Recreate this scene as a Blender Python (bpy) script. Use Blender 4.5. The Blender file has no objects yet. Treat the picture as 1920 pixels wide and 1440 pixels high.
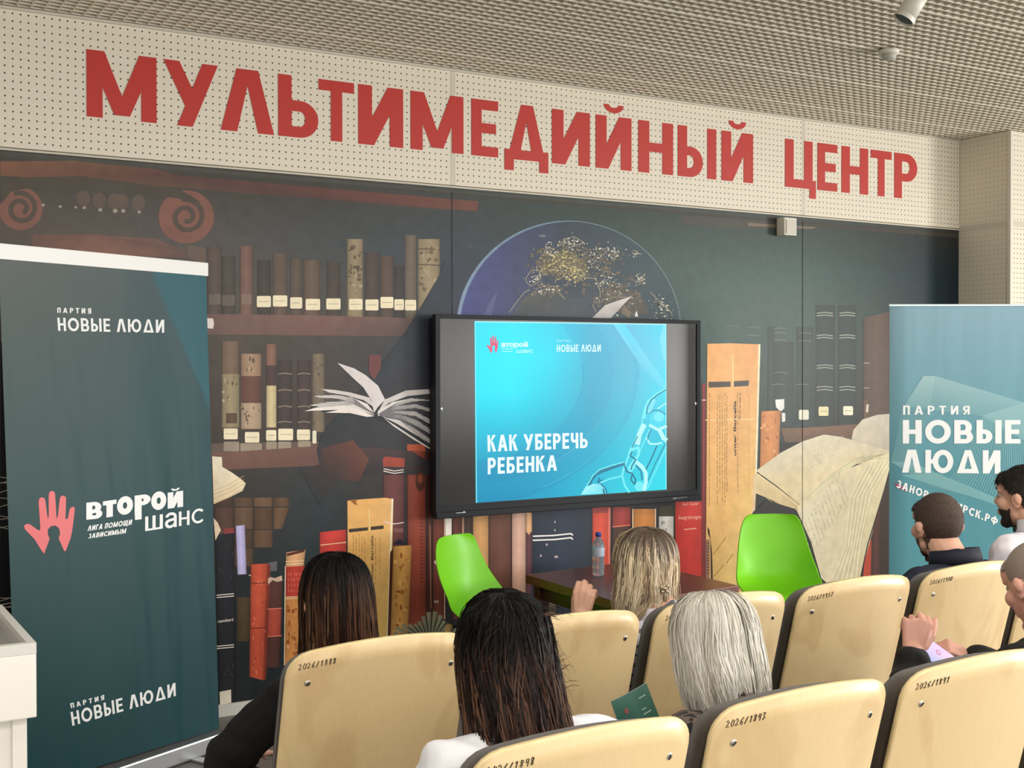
import bpy, bmesh, math, random
import numpy as np
from mathutils import Vector, Matrix, Euler
random.seed(7); rng = np.random.default_rng(7)
SC = bpy.context.scene
COL = SC.collection
R = math.radians

# ------------------------------------------------------------------ camera
CF, PIT, ROL, YAW, CD, CH = 2278.2432, .0132, -.0016, .5371, 5.82, 1.7
Fv = np.array([math.sin(YAW)*math.cos(PIT), math.cos(YAW)*math.cos(PIT), -math.sin(PIT)])
Rv = np.array([math.cos(YAW), -math.sin(YAW), 0.]); Uv = np.cross(Rv, Fv)
R2 = Rv*math.cos(ROL)+Uv*math.sin(ROL); U2 = -Rv*math.sin(ROL)+Uv*math.cos(ROL)
C0 = np.array([0, -CD, CH])
cd = bpy.data.cameras.new('camera'); cam = bpy.data.objects.new('camera', cd); COL.objects.link(cam)
cd.sensor_width = 36; cd.lens = CF/1920*36; cd.clip_start = .05
cam.matrix_world = Matrix(((R2[0], U2[0], -Fv[0], C0[0]), (R2[1], U2[1], -Fv[1], C0[1]), (R2[2], U2[2], -Fv[2], C0[2]), (0, 0, 0, 1)))
SC.camera = cam
def ray(u, v): return Fv+R2*(u-960)/CF-U2*(v-720)/CF
def aty(u, v, y):
    d = ray(u, v); return C0+(y-C0[1])/d[1]*d
def atz(u, v, z):
    d = ray(u, v); return C0+(z-C0[2])/d[2]*d
def atx(u, v, x):
    d = ray(u, v); return C0+(x-C0[0])/d[0]*d

# ------------------------------------------------------------------ world, lights, exposure
w = bpy.data.worlds.new('world'); SC.world = w; w.use_nodes = True
w.node_tree.nodes['Background'].inputs[0].default_value = (.85, .92, 1, 1)
w.node_tree.nodes['Background'].inputs[1].default_value = .6
vs = SC.view_settings; vs.view_transform = 'Standard'; vs.look = 'None'; vs.gamma = 1; vs.exposure = EXPO = 0.0
SC.display_settings.display_device = 'sRGB'
def area(name, loc, rot, sx, sy, power, col=(1, 1, 1)):
    l = bpy.data.lights.new(name, 'AREA'); l.shape = 'RECTANGLE'; l.size = sx; l.size_y = sy; l.energy = power; l.color = col
    o = bpy.data.objects.new(name, l); COL.objects.link(o); o.location = loc; o.rotation_euler = rot
    return o
# daylight through the band of windows in the rear wall (behind the camera), then two added windows
for i, pw in enumerate((52, 58, 62, 64)):
    area('window_or_added_daylight', (-2.2+i*3.1, -9.9, 1.75), (R(90), 0, 0), 2.6, 1.9, pw, (1, .975, .94))
area('window_or_added_daylight', (10.9, -6.3, 1.75), (R(90), 0, R(90)), 2.6, 1.9, 440, (1, .98, .95))  # window added in the right wall to bring light from the right
area('window_or_added_daylight', (9.8, -9.9, 1.85), (R(90), 0, 0), 2.0, 1.7, 105, (1, .975, .94))  # extra rear window added so the display glass has something bright to reflect
# unseen ceiling fill over the audience, added to brighten chairs and wall
for lx in (-.5, 2.2, 4.9, 7.6):
    for ly, pw in ((-8.4, 30), (-6.0, 50), (-3.6, 24)):
        area('ceiling_fill_light', (lx, ly, 3.26), (0, 0, 0), 1.2, 1.2, pw, (1, .95, .88))

# ------------------------------------------------------------------ helpers
def lin(c):
    r = []
    for x in c[:3]:
        x = x/255.; r.append(x/12.92 if x <= .04045 else ((x+.055)/1.055)**2.4)
    return (r[0], r[1], r[2], 1.)
_m = {}
def mat(name, col, rough=.5, metal=0, bump=0, bscale=40, var=0, vscale=8, stretch=(1, 1, 1), spec=.5, coat=0, emit=0, trans=0, ior=1.45, sheen=0, attr=False):
    if name in _m: return _m[name]
    m = bpy.data.materials.new(name); m.use_nodes = True; nt = m.node_tree; N = nt.nodes; L = nt.links
    b = N['Principled BSDF']
    c = lin(col) if col else (1, 1, 1, 1)
    b.inputs['Base Color'].default_value = c
    b.inputs['Roughness'].default_value = rough; b.inputs['Metallic'].default_value = metal
    b.inputs['Specular IOR Level'].default_value = spec; b.inputs['Coat Weight'].default_value = coat
    b.inputs['Transmission Weight'].default_value = trans; b.inputs['IOR'].default_value = ior
    if sheen: b.inputs['Sheen Weight'].default_value = sheen
    src = None
    if attr:
        a = N.new('ShaderNodeAttribute'); a.attribute_name = 'Col'; src = a.outputs['Color']
    if var or bump:
        tc = N.new('ShaderNodeTexCoord'); mp = N.new('ShaderNodeMapping'); mp.inputs['Scale'].default_value = stretch
        L.new(tc.outputs['Object'], mp.inputs[0])
    if var:
        n = N.new('ShaderNodeTexNoise'); n.inputs['Scale'].default_value = vscale; n.inputs['Detail'].default_value = 6
        L.new(mp.outputs[0], n.inputs['Vector'])
        mr = N.new('ShaderNodeMapRange'); mr.inputs[1].default_value = .3; mr.inputs[2].default_value = .7
        mr.inputs[3].default_value = 1-var; mr.inputs[4].default_value = 1+var
        L.new(n.outputs['Fac'], mr.inputs[0])
        mx = N.new('ShaderNodeMix'); mx.data_type = 'RGBA'; mx.blend_type = 'MULTIPLY'; mx.inputs[0].default_value = 1
        if src: L.new(src, mx.inputs[6])
        else: mx.inputs[6].default_value = c
        L.new(mr.outputs[0], mx.inputs[7]); src = mx.outputs[2]
    if src: L.new(src, b.inputs['Base Color'])
    if bump:
        n2 = N.new('ShaderNodeTexNoise'); n2.inputs['Scale'].default_value = bscale; n2.inputs['Detail'].default_value = 4
        L.new(mp.outputs[0], n2.inputs['Vector'])
        bp = N.new('ShaderNodeBump'); bp.inputs['Strength'].default_value = bump; bp.inputs['Distance'].default_value = .005
        L.new(n2.outputs['Fac'], bp.inputs['Height']); L.new(bp.outputs[0], b.inputs['Normal'])
    if emit:
        b.inputs['Emission Strength'].default_value = emit
        if src: L.new(src, b.inputs['Emission Color'])
        else: b.inputs['Emission Color'].default_value = c
        if attr:
            b.inputs['Base Color'].default_value = (0, 0, 0, 1)
            for l in list(b.inputs['Base Color'].links): L.remove(l)
    _m[name] = m; return m
def link(name, me, m=None, parent=None, smooth=False):
    o = bpy.data.objects.new(name, me); COL.objects.link(o)
    if m is not None and not me.materials: me.materials.append(m)
    if parent is not None: o.parent = parent
    if smooth: me.polygons.foreach_set('use_smooth', [True]*len(me.polygons))
    return o
def obj(name, bm, m=None, parent=None, smooth=False, bevel=0, seg=2):
    if bevel:
        es = [e for e in bm.edges if e.is_manifold and e.calc_face_angle(0) > .6]
        bmesh.ops.bevel(bm, geom=es, offset=bevel, segments=seg, affect='EDGES', profile=.6, clamp_overlap=True)
    me = bpy.data.meshes.new(name); bm.to_mesh(me); bm.free()
    return link(name, me, m, parent, smooth)
def tag(o, label=None, cat=None, group=None, kind=None):
    if label: o['label'] = label
    if cat: o['category'] = cat
    if group: o['group'] = group
    if kind: o['kind'] = kind
    return o
def thing(name, label, cat, loc=(0, 0, 0), rz=0, group=None):
    o = bpy.data.objects.new(name, None); COL.objects.link(o); o.location = loc; o.rotation_euler = (0, 0, rz)
    o.empty_display_size = .1
    return tag(o, label, cat, group)
def box(bm, c, s, rot=None):
    M = Matrix.Translation(c) @ (rot.to_matrix().to_4x4() if rot else Matrix()) @ Matrix.Diagonal((s[0], s[1], s[2], 1))
    bmesh.ops.create_cube(bm, size=1, matrix=M); return bm
def bx(c, s, rot=None): return box(bmesh.new(), c, s, rot)
def cyl(bm, a, b, r0, r1=None, n=16, caps=True):
    a = Vector(a); b = Vector(b); d = b-a
    M = Matrix.Translation((a+b)/2) @ d.to_track_quat('Z', 'Y').to_matrix().to_4x4()
    bmesh.ops.create_cone(bm, cap_ends=caps, segments=n, radius1=r0, radius2=r0 if r1 is None else r1, depth=d.length, matrix=M); return bm
def lathe(bm, prof, n=32, loc=(0, 0, 0)):
    rings = []
    for r, z in prof:
        rings.append([bm.verts.new((loc[0]+r*math.cos(2*math.pi*k/n), loc[1]+r*math.sin(2*math.pi*k/n), loc[2]+z)) for k in range(n)])
    for a, b in zip(rings, rings[1:]):
        for k in range(n): bm.faces.new((a[k], a[(k+1) % n], b[(k+1) % n], b[k]))
    if prof[0][0] > 1e-4: bm.faces.new(list(reversed(rings[0])))
    if prof[-1][0] > 1e-4: bm.faces.new(rings[-1])
    return bm
def tube(bm, pts, r, n=8):
    pts = [Vector(p) for p in pts]; rings = []
    for i, p in enumerate(pts):
        d = (pts[min(i+1, len(pts)-1)]-pts[max(i-1, 0)]).normalized()
        q = d.to_track_quat('Z', 'Y'); rr = r[i] if isinstance(r, (list, tuple)) else r
        rings.append([bm.verts.new(p+q @ Vector((rr*math.cos(2*math.pi*k/n), rr*math.sin(2*math.pi*k/n), 0))) for k in range(n)])
    for a, b in zip(rings, rings[1:]):
        for k in range(n): bm.faces.new((a[k], a[(k+1) % n], b[(k+1) % n], b[k]))
    bm.faces.new(list(reversed(rings[0]))); bm.faces.new(rings[-1]); return bm

# flat printing: coloured shapes laid on a plane a fraction of a millimetre apart
class Print:
    def __init__(s, fn, gain=1.0): s.fn = fn; s.V = []; s.Fc = []; s.C = []; s.L = 0; s.g = gain
    def c(s, col):
        c = lin(col); return (min(c[0]*s.g, 1), min(c[1]*s.g, 1), min(c[2]*s.g, 1), 1)
    def poly(s, pts, col, L=None):
        L = s.L if L is None else L; n = len(s.V); s.n = getattr(s, 'n', 0)+1; L = L+(s.n % 100)*.0085
        s.V += [tuple(s.fn(p[0], p[1], L)) for p in pts]; s.Fc.append(tuple(range(n, n+len(pts))))
        if isinstance(col[0], (tuple, list)): s.C += [s.c(c) for c in col]
        else: s.C += [s.c(col)]*len(pts)
    def grid(s, us, vs, cols, L=None, sub=3):
        # cols[j][i] colour at (us[i], vs[j]), bilinear between
        L = s.L if L is None else L
        U = np.interp(np.linspace(0, len(us)-1, (len(us)-1)*sub+1), range(len(us)), us)
        Vv = np.interp(np.linspace(0, len(vs)-1, (len(vs)-1)*sub+1), range(len(vs)), vs)
        A = np.array(cols, float); B = np.empty((len(Vv), len(U), 3))
        for j in range(len(Vv)):
            fj = j/sub; j0 = min(int(fj), len(vs)-2); tj = fj-j0
            for i in range(len(U)):
                fi = i/sub; i0 = min(int(fi), len(us)-2); ti = fi-i0
                B[j, i] = (A[j0, i0]*(1-ti)+A[j0, i0+1]*ti)*(1-tj)+(A[j0+1, i0]*(1-ti)+A[j0+1, i0+1]*ti)*tj
        n = len(s.V); W = len(U)
        for j in range(len(Vv)):
            for i in range(W):
                s.V.append(tuple(s.fn(U[i], Vv[j], L))); s.C.append(s.c(B[j, i]))
        for j in range(len(Vv)-1):
            for i in range(W-1): s.Fc.append((n+j*W+i, n+(j+1)*W+i, n+(j+1)*W+i+1, n+j*W+i+1))
    def line(s, pts, wd, col, L=None):
        for a, b in zip(pts, pts[1:]):
            d = np.array([b[0]-a[0], b[1]-a[1]], float); l = np.hypot(*d) or 1; nrm = np.array([-d[1], d[0]])/l*wd/2; e = d/l*wd*.2
            a_ = np.array(a[:2])-e; b_ = np.array(b[:2])+e
            s.poly([tuple(a_+nrm), tuple(a_-nrm), tuple(b_-nrm), tuple(b_+nrm)], col, L)
    def ell(s, cx, cy, rx, ry, col, L=None, n=24): s.poly([(cx+rx*math.cos(2*math.pi*k/n), cy-ry*math.sin(2*math.pi*k/n)) for k in range(n)], col, L)
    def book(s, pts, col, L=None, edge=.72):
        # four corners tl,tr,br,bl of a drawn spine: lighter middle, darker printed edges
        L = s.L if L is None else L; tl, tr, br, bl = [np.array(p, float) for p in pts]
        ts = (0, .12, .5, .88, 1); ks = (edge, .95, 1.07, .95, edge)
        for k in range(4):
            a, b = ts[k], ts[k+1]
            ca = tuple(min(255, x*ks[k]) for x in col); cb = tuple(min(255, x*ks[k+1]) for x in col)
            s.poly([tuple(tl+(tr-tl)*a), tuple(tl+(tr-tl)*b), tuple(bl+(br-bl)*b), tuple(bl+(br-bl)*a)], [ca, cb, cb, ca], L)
    def text(s, txt, quad, col, L=None, bold=0., shear=0., font=None):
        # quad: baseline-left, baseline-right, top-right, top-left (cap height), in the plane's picture coordinates
        L = s.L if L is None else L
        P, T, W = textmesh(txt, bold, shear)
        q = [np.array(p, float) for p in quad]; n0 = len(s.V)
        for x, y in P:
            a = x/W; p = (q[0]*(1-a)+q[1]*a)*(1-y)+(q[3]*(1-a)+q[2]*a)*y
            s.V.append(tuple(s.fn(p[0], p[1], L))); s.C.append(s.c(col))
        for t in T: s.Fc.append(tuple(n0+i for i in t))
    def glyphs(s, txt, quad, col, wt=.2, L=None, gap=.16):
        L = s.L if L is None else L
        polys, W = layout(txt, wt, gap); q = [np.array(p, float) for p in quad]
        for pl in polys:
            pts = []
            for x, y in pl:
                a = x/W; p = (q[0]*(1-a)+q[1]*a)*(1-y)+(q[3]*(1-a)+q[2]*a)*y; pts.append((p[0], p[1]))
            s.poly(pts, col, L)
    def build(s, name, m, parent=None):
        me = bpy.data.meshes.new(name); me.from_pydata([tuple(map(float, v)) for v in s.V], [], s.Fc)
        a = me.color_attributes.new('Col', 'FLOAT_COLOR', 'POINT'); a.data.foreach_set('color', np.array(s.C, dtype=np.float32).ravel())
        me.update(); return link(name, me, m, parent)
_tc = {}
def textmesh(txt, bold=0., shear=0.):
    k = (txt, bold, shear)
    if k in _tc: return _tc[k]
    c = bpy.data.curves.new('lettering', 'FONT'); c.body = txt; c.offset = bold; c.resolution_u = 3; c.shear = shear; c.fill_mode = 'FRONT'
    o = bpy.data.objects.new('lettering', c); COL.objects.link(o); bpy.context.view_layer.update()
    me = o.to_mesh(); P = np.array([v.co[:2] for v in me.vertices]); me.calc_loop_triangles(); T = [tuple(t.vertices) for t in me.loop_triangles]
    o.to_mesh_clear(); bpy.data.objects.remove(o); bpy.data.curves.remove(c)
    c = bpy.data.curves.new('lettering', 'FONT'); c.body = 'Н'; o = bpy.data.objects.new('lettering', c); COL.objects.link(o); bpy.context.view_layer.update()
    cap = o.dimensions[1]; bpy.data.objects.remove(o); bpy.data.curves.remove(c)
    P[:, 0] -= P[:, 0].min(); W = P[:, 0].max(); P[:, 1] = P[:, 1]/cap
    _tc[k] = (P, T, W); return _tc[k]

# heavy sans capitals drawn as polygons, cap height 1
def arc(cx, cy, rx, ry, a0, a1, wt, n=14, wy=None):
    wy = wt if wy is None else wy; out = []
    for k in range(n):
        t0 = R(a0+(a1-a0)*k/n); t1 = R(a0+(a1-a0)*(k+1)/n)
        out.append([(cx+rx*math.cos(t0), cy+ry*math.sin(t0)), (cx+rx*math.cos(t1), cy+ry*math.sin(t1)), (cx+(rx-wt)*math.cos(t1), cy+(ry-wy)*math.sin(t1)), (cx+(rx-wt)*math.cos(t0), cy+(ry-wy)*math.sin(t0))])
    return out
def rect(x0, y0, x1, y1): return [(x0, y0), (x1, y0), (x1, y1), (x0, y1)]
def bowl(x0, y0, x1, y1, wt):   # D-shaped bowl closed on the left by a stem
    h = y1-y0; r = h/2; xc = x1-r*.95; wy = wt*.86
    return [rect(x0, y0, xc, y0+wy), rect(x0, y1-wy, xc, y1)]+arc(xc, (y0+y1)/2, x1-xc, r, -90, 90, wt, 12, wy)
def glyph(ch, w):
    h = w*.86; W = .62; d = w*1.12
    S = lambda x: rect(x, 0, x+w, 1)
    if ch == 'М': W = .92; return [S(0), S(W-w), [(0, 1), (d, 1), (W/2+w*.5, .06), (W/2-w*.5, .06)], [(W-d, 1), (W, 1), (W/2+w*.5, .06), (W/2-w*.5, .06)]], W
    if ch == 'У': W = .8; return [[(0, 1), (d, 1), (W*.56+w*.35, .38), (W*.40, .30)], [(W-d, 1), (W, 1), (W*.42+w*.42, 0), (W*.42-w*.68, 0)]], W
    if ch == 'Л': W = .76; return [[(0, 0), (d, 0), (W/2+w*.25, 1), (W/2-w*.75, 1)], [(W-d, 0), (W, 0), (W/2+w*.75, 1), (W/2-w*.25, 1)]], W
    if ch == 'Ь': return [S(0)]+bowl(0, 0, .62, .6, w), .62
    if ch == 'Ы': return [S(0)]+bowl(0, 0, .56, .6, w)+[rect(.66, 0, .66+w, 1)], .66+w
    if ch == 'Б': return [S(0), rect(0, 1-h, .56, 1)]+bowl(0, 0, .62, .6, w), .62
    if ch == 'Р': return [S(0)]+bowl(0, .38, .62, 1, w), .62
    if ch == 'В': return [S(0)]+bowl(0, 0, .66, .56, w)+bowl(0, .56-h, .62, 1, w), .66
    if ch == 'Т': W = .64; return [rect(0, 1-h, W, 1), rect(W/2-w/2, 0, W/2+w/2, 1)], W
    if ch == 'И' or ch == 'Й':
        W = .68; g = [S(0), S(W-w), [(0, 0), (w*1.15, 0), (W, 1), (W-w*1.15, 1)]]
        if ch == 'Й': g += arc(W/2, 1.22, .19, .16, 180, 360, .1, 8)
        return g, W
    if ch == 'Е': W = .54; return [S(0), rect(0, 0, W, h), rect(0, 1-h, W, 1), rect(0, .5-h/2, W*.92, .5+h/2)], W
    if ch == 'Д': W = .84; return [[(.1, h), (.1+d*.9, h), (W/2+w*.3, 1), (W/2-w*.5, 1)], [(W-.1-d, h), (W-.1, h), (W/2+w*.6, 1), (W/2-w*.3, 1)], rect(0, 0, W, h), rect(0, -.2, w*.85, h), rect(W-w*.85, -.2, W, h)], W
    if ch == 'Δ': W = .86; return [[(0, 0), (d, 0), (W/2+w*.25, 1), (W/2-w*.55, 1)], [(W-d, 0), (W, 0), (W/2+w*.55, 1), (W/2-w*.25, 1)], rect(.06, 0, W-.06, h)], W
    if ch == 'Н': W = .66; return [S(0), S(W-w), rect(0, .5-h/2, W, .5+h/2)], W
    if ch == 'Ц': W = .74; return [S(0), rect(W-w-.08, 0, W-.08, 1), rect(0, 0, W, h), rect(W-w*.75, -.2, W, h)], W
    if ch == 'Щ': W = .98; return [S(0), rect(.45-w/2, 0, .45+w/2, 1), rect(.9-w, 0, .9, 1), rect(0, 0, W, h), rect(W-w*.7, -.2, W, h)], W
    if ch == 'Ш': W = .9; return [S(0), rect(.45-w/2, 0, .45+w/2, 1), rect(.9-w, 0, .9, 1), rect(0, 0, W, h)], W
    if ch == 'П': W = .62; return [S(0), S(W-w), rect(0, 1-h, W, 1)], W
    if ch == 'Г': W = .5; return [S(0), rect(0, 1-h, W, 1)], W
    if ch == 'А': W = .78; return [[(0, 0), (d, 0), (W/2+w*.3, 1), (W/2-w*.6, 1)], [(W-d, 0), (W, 0), (W/2+w*.6, 1), (W/2-w*.3, 1)], rect(W*.22, .22, W*.78, .22+h)], W
    if ch == 'Я': return [rect(.62-w, 0, .62, 1)]+[[(.62-x, y) for x, y in reversed(p)] for p in bowl(0, .38, .62, 1, w)]+[[(0, 0), (d, 0), (.42, .45), (.42-w*.8, .45)]], .62
    if ch == 'О': W = .9; return arc(W/2, .5, W/2, .51, 0, 360, w, 28), W
    if ch == 'Ю': W = 1.08; return [S(0), rect(0, .5-h/2, .4, .5+h/2)]+arc(W-.4, .5, .4, .51, 0, 360, w, 28), W
    if ch == 'С': W = .74; return arc(.45, .5, .45, .51, 42, 318, w, 22), W
    if ch == 'З': return arc(.28, .73, .28, .27, -80, 150, w*.9, 12)+arc(.28, .28, .32, .29, -150, 85, w*.9, 14), .6
    if ch == 'К': W = .68; return [S(0), [(w*.8, .42), (w*.8+w*.2, .62), (W-d*1.1, 1), (W, 1)], [(W, 0), (W-d*1.1, 0), (w*1.2, .52), (w*2.1, .62)]], W
    if ch == 'Ч': W = .6; return [rect(W-w, 0, W, 1), rect(w*.7, .38, W, .38+h), rect(0, .6, w, 1)]+arc(w*1.15, .38+.24, w*1.15, .24, 180, 270, w, 6), W
    if ch == 'Ф': W = .94; return [rect(W/2-w/2, -.05, W/2+w/2, 1.05)]+arc(W/2, .53, W/2, .36, 0, 360, w*.9, 26), W
    if ch == '.': return [rect(0, 0, w, w)], w
    return [], .2
def layout(txt, wt, gap):
    x = 0; out = []
    for ch in txt:
        ps, W = glyph(ch, wt)
        out += [[(px+x, py) for px, py in p] for p in ps]; x += W+gap
    return out, x-gap
HAND = [(22, 565), (50, 545), (85, 550), (160, 605), (180, 612), (188, 590), (170, 330), (175, 295), (200, 278), (232, 292), (238, 320), (262, 500), (272, 460), (270, 260), (278, 228), (302, 215), (328, 225), (335, 250), (350, 495), (362, 470), (382, 290), (395, 268), (415, 262), (440, 275), (445, 300), (438, 500), (462, 490), (480, 400), (505, 372), (528, 378), (532, 410), (505, 620), (490, 690), (440, 820), (425, 815), (370, 690), (385, 640), (375, 590), (340, 562), (295, 568), (262, 600), (262, 650), (280, 695), (225, 845), (205, 820), (130, 700), (35, 600)]
# ------------------------------------------------------------------ room shell
ZC = 3.31; ZB = 2.68; XC = 7.155; XR = 11.0; XL = -4.2; YB = -10.0
wallpaint = mat('wall paint', (214, 206, 190), .7, bump=.05, bscale=300)
floorm = mat('grey vinyl floor', (124, 121, 116), .45, var=.12, vscale=14, bump=.05, bscale=60)
def struct(name, bm, m, **k): return tag(obj(name, bm, m, **k), kind='structure')
struct('floor', bx(((XL+XR)/2, YB/2, -.05), (XR-XL+.4, -YB+.4, .1)), floorm)
struct('wall_left', bx((XL-.05, YB/2, 1.7), (.1, -YB, 3.4)), wallpaint)
bm = bmesh.new(); box(bm, (XR+.05, YB/2, .4), (.1, -YB, .8)); box(bm, (XR+.05, YB/2, 3.07), (.1, -YB, .72)); box(bm, (XR+.05, -2.48, 1.75), (.1, 4.96, 1.9)); box(bm, (XR+.05, -8.82, 1.75), (.1, 2.36, 1.9)); struct('wall_right', bm, wallpaint)
bm = bmesh.new()
for yy in (-5.0, -6.3, -7.6): box(bm, (XR+.05, yy, 1.75), (.08, .08, 1.9))
for zz in (.84, 2.66): box(bm, (XR+.05, -6.3, zz), (.08, 2.6, .08))
struct('window_6', bm, mat('window frame', (235, 235, 232), .4))  # frame of the window added for light from the right
wf = struct('wall_front', bx(((XL+XR)/2, .06, 1.72), (XR-XL, .1, 3.44)), wallpaint)
# rear wall with four window openings and a fifth added for the screen to reflect
bm = bmesh.new(); xs = [XL, -3.5, -.9, -.4, 2.2, 2.7, 5.3, 5.8, 8.4, 8.75, 10.85, XR]
for i in range(0, len(xs)-1):
    a, b = xs[i], xs[i+1]
    if i % 2 == 0: box(bm, ((a+b)/2, YB-.1, 1.7), (b-a, .2, 3.4))
    else: box(bm, ((a+b)/2, YB-.1, .4), (b-a, .2, .8)); box(bm, ((a+b)/2, YB-.1, 3.05), (b-a, .2, .7))
struct('wall_back', bm, mat('rear wall darkened for screen', (104, 100, 96), .7, bump=.05, bscale=300))  # unseen wall, colour darkened to keep the lower screen reflection dark
for i in range(1, 11, 2):
    a, b = xs[i], xs[i+1]; bm = bmesh.new()
    for x in (a+.04, (a+b)/2, b-.04): box(bm, (x, YB-.1, 1.75), (.08, .08, 1.9))
    for z in (.84, 2.66): box(bm, ((a+b)/2, YB-.1, z), (b-a, .08, .08))
    struct('window_%d' % ((i+1)//2), bm, mat('window frame', (235, 235, 232), .4))

# ceiling: open cell grid of thin blades under a dark slab
PX, PY = .0575, .0525; YG = -5.0
ceil = struct('ceiling', bx(((XL+XR)/2, YB/2, 3.43), (XR-XL+.4, -YB+.4, .06)), mat('slab paint', (150, 145, 132), .9))
blade = mat('ceiling blade', (226, 219, 200), .45, metal=.0)
bmx = bx((0, 0, 0), (9.9, .006, .04)); mex = bpy.data.meshes.new('ceiling_blade'); bmx.to_mesh(mex); bmx.free(); mex.materials.append(blade)
bmy = bx((0, 0, 0), (.006, -YG, .036)); mey = bpy.data.meshes.new('ceiling_blade'); bmy.to_mesh(mey); bmy.free(); mey.materials.append(blade)
bmr = bx((0, 0, 0), (9.9, .014, .044)); mer = bpy.data.meshes.new('ceiling_runner'); bmr.to_mesh(mer); bmr.free(); mer.materials.append(blade)
k = 0; y = -.03
while y > YG:
    o = link('ceiling_runner' if k % 11 == 5 else 'ceiling_blade', mer if k % 11 == 5 else mex, None, ceil); o.location = (-1.3+4.95, y, ZC+.022); y -= PY; k += 1
x = -1.3
while x < 8.6:
    o = link('ceiling_blade', mey, None, ceil); o.location = (x, YG/2-.01, ZC+.021); x += PX
bm = bmesh.new(); y = YG-.03
while y > -7.5: box(bm, (3.65, y, ZC+.022), (9.9, .006, .04)); y -= PY
x = -1.3
while x < 8.6: box(bm, (x, (YG-7.5)/2, ZC+.021), (.006, 2.5, .036)); x += PX
tag(obj('ceiling_grid_rear', bm, blade, ceil), kind='stuff')
for lx in (-.5, 2.2, 4.9, 7.6):
    for ly in (-8.4, -6.0, -3.6):
        pass

# acoustic band of perforated panels above the mural
def perf(name, ax, base, hole, p=.0335, r=.0034):
    m = bpy.data.materials.new(name); m.use_nodes = True; nt = m.node_tree; N = nt.nodes; L = nt.links; b = N['Principled BSDF']
    tc = N.new('ShaderNodeTexCoord'); sx = N.new('ShaderNodeSeparateXYZ'); L.new(tc.outputs['Object'], sx.inputs[0])
    def mth(op, a, v=None):
        n = N.new('ShaderNodeMath'); n.operation = op
        if hasattr(a, 'links'): L.new(a, n.inputs[0])
        else: n.inputs[0].default_value = a
        if v is not None:
            if hasattr(v, 'links'): L.new(v, n.inputs[1])
            else: n.inputs[1].default_value = v
        return n.outputs[0]
    d = []
    for a in ax:
        f = mth('FRACT', mth('DIVIDE', mth('ADD', sx.outputs[a], 50.0), p)); d.append(mth('POWER', mth('MULTIPLY', mth('SUBTRACT', f, .5), p), 2.0))
    dist = mth('SQRT', mth('ADD', d[0], d[1])); mask = mth('LESS_THAN', dist, r)
    n = N.new('ShaderNodeTexNoise'); n.inputs['Scale'].default_value = 1.2
    mr = N.new('ShaderNodeMapRange'); mr.inputs[3].default_value = .94; mr.inputs[4].default_value = 1.05; L.new(n.outputs['Fac'], mr.inputs[0])
    mc = N.new('ShaderNodeMix'); mc.data_type = 'RGBA'; mc.blend_type = 'MULTIPLY'; mc.inputs[0].default_value = 1; mc.inputs[6].default_value = lin(base); L.new(mr.outputs[0], mc.inputs[7])
    mx = N.new('ShaderNodeMix'); mx.data_type = 'RGBA'; L.new(mask, mx.inputs[0]); L.new(mc.outputs[2], mx.inputs[6]); mx.inputs[7].default_value = lin(hole)
    L.new(mx.outputs[2], b.inputs['Base Color']); b.inputs['Roughness'].default_value = .55
    bp = N.new('ShaderNodeBump'); bp.invert = True; bp.inputs['Distance'].default_value = .004; bp.inputs['Strength'].default_value = .6; L.new(mask, bp.inputs['Height']); L.new(bp.outputs[0], b.inputs['Normal'])
    return m
PANEL = (236, 228, 210)
perf_x = perf('perforated panel facing room', (0, 2), PANEL, (52, 46, 38), r=.0039)
perf_y = perf('perforated panel facing side', (1, 2), PANEL, (105, 98, 86), r=.0028)
XJ1, XJ2 = 3.072, 5.640
stripm = mat('joint strip', (214, 208, 192), .4)
band = tag(bpy.data.objects.new('trim_1', None), kind='structure'); COL.objects.link(band)
for a, b in ((-1.3, XJ1), (XJ1+.028, XJ2), (XJ2+.028, XC)):
    obj('acoustic_panel', bx(((a+b)/2, -.003, (ZB+ZC)/2), (b-a, .03, ZC-ZB-.012)), perf_x, band)
for a in (XJ1, XJ2):
    obj('joint_strip', bx((a+.014, -.0035, (ZB+ZC)/2), (.026, .030, ZC-ZB-.012)), stripm, band)
obj('top_profile', bx(((XC-1.3)/2, -.012, ZC-.008), (XC+1.3, .044, .012)), stripm, band)
obj('bottom_profile', bx(((XC-1.3)/2, -.004, ZB-.004), (XC+1.3, .032, .008)), stripm, band)
# pillar at the right end of the wall
yp = float(atx(1893, 335, XC)[1])
pil = struct('wall_pillar', bx((XC+1.9, yp/2+.01, 1.71), (3.8-.04, -yp-.02, 3.42)), wallpaint)
for z0, z1 in ((0, ZB-.02), (ZB+.02, ZC)):
    obj('acoustic_panel', bx((XC+.012, yp/2, (z0+z1)/2), (.016, -yp-.012, z1-z0)), perf_y, pil)
    obj('acoustic_panel', bx((XC+1.92, yp+.004, (z0+z1)/2), (3.8, .016, z1-z0)), perf_x, pil)
obj('joint_strip', bx((XC+.012, yp/2, ZB), (.02, -yp-.012, .04)), stripm, pil)
obj('joint_strip', bx((XC+1.92, yp+.004, ZB), (3.8, .02, .04)), stripm, pil)
obj('corner_trim', bx((XC+.01, yp+.002, ZC/2), (.026, .026, ZC)), mat('corner trim', (232, 226, 212), .35), pil)
struct('baseboard_front', bx(((XC-1.3)/2, -.012, .03), (XC+1.3, .02, .06)), mat('white skirting', (226, 224, 218), .4))

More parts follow.
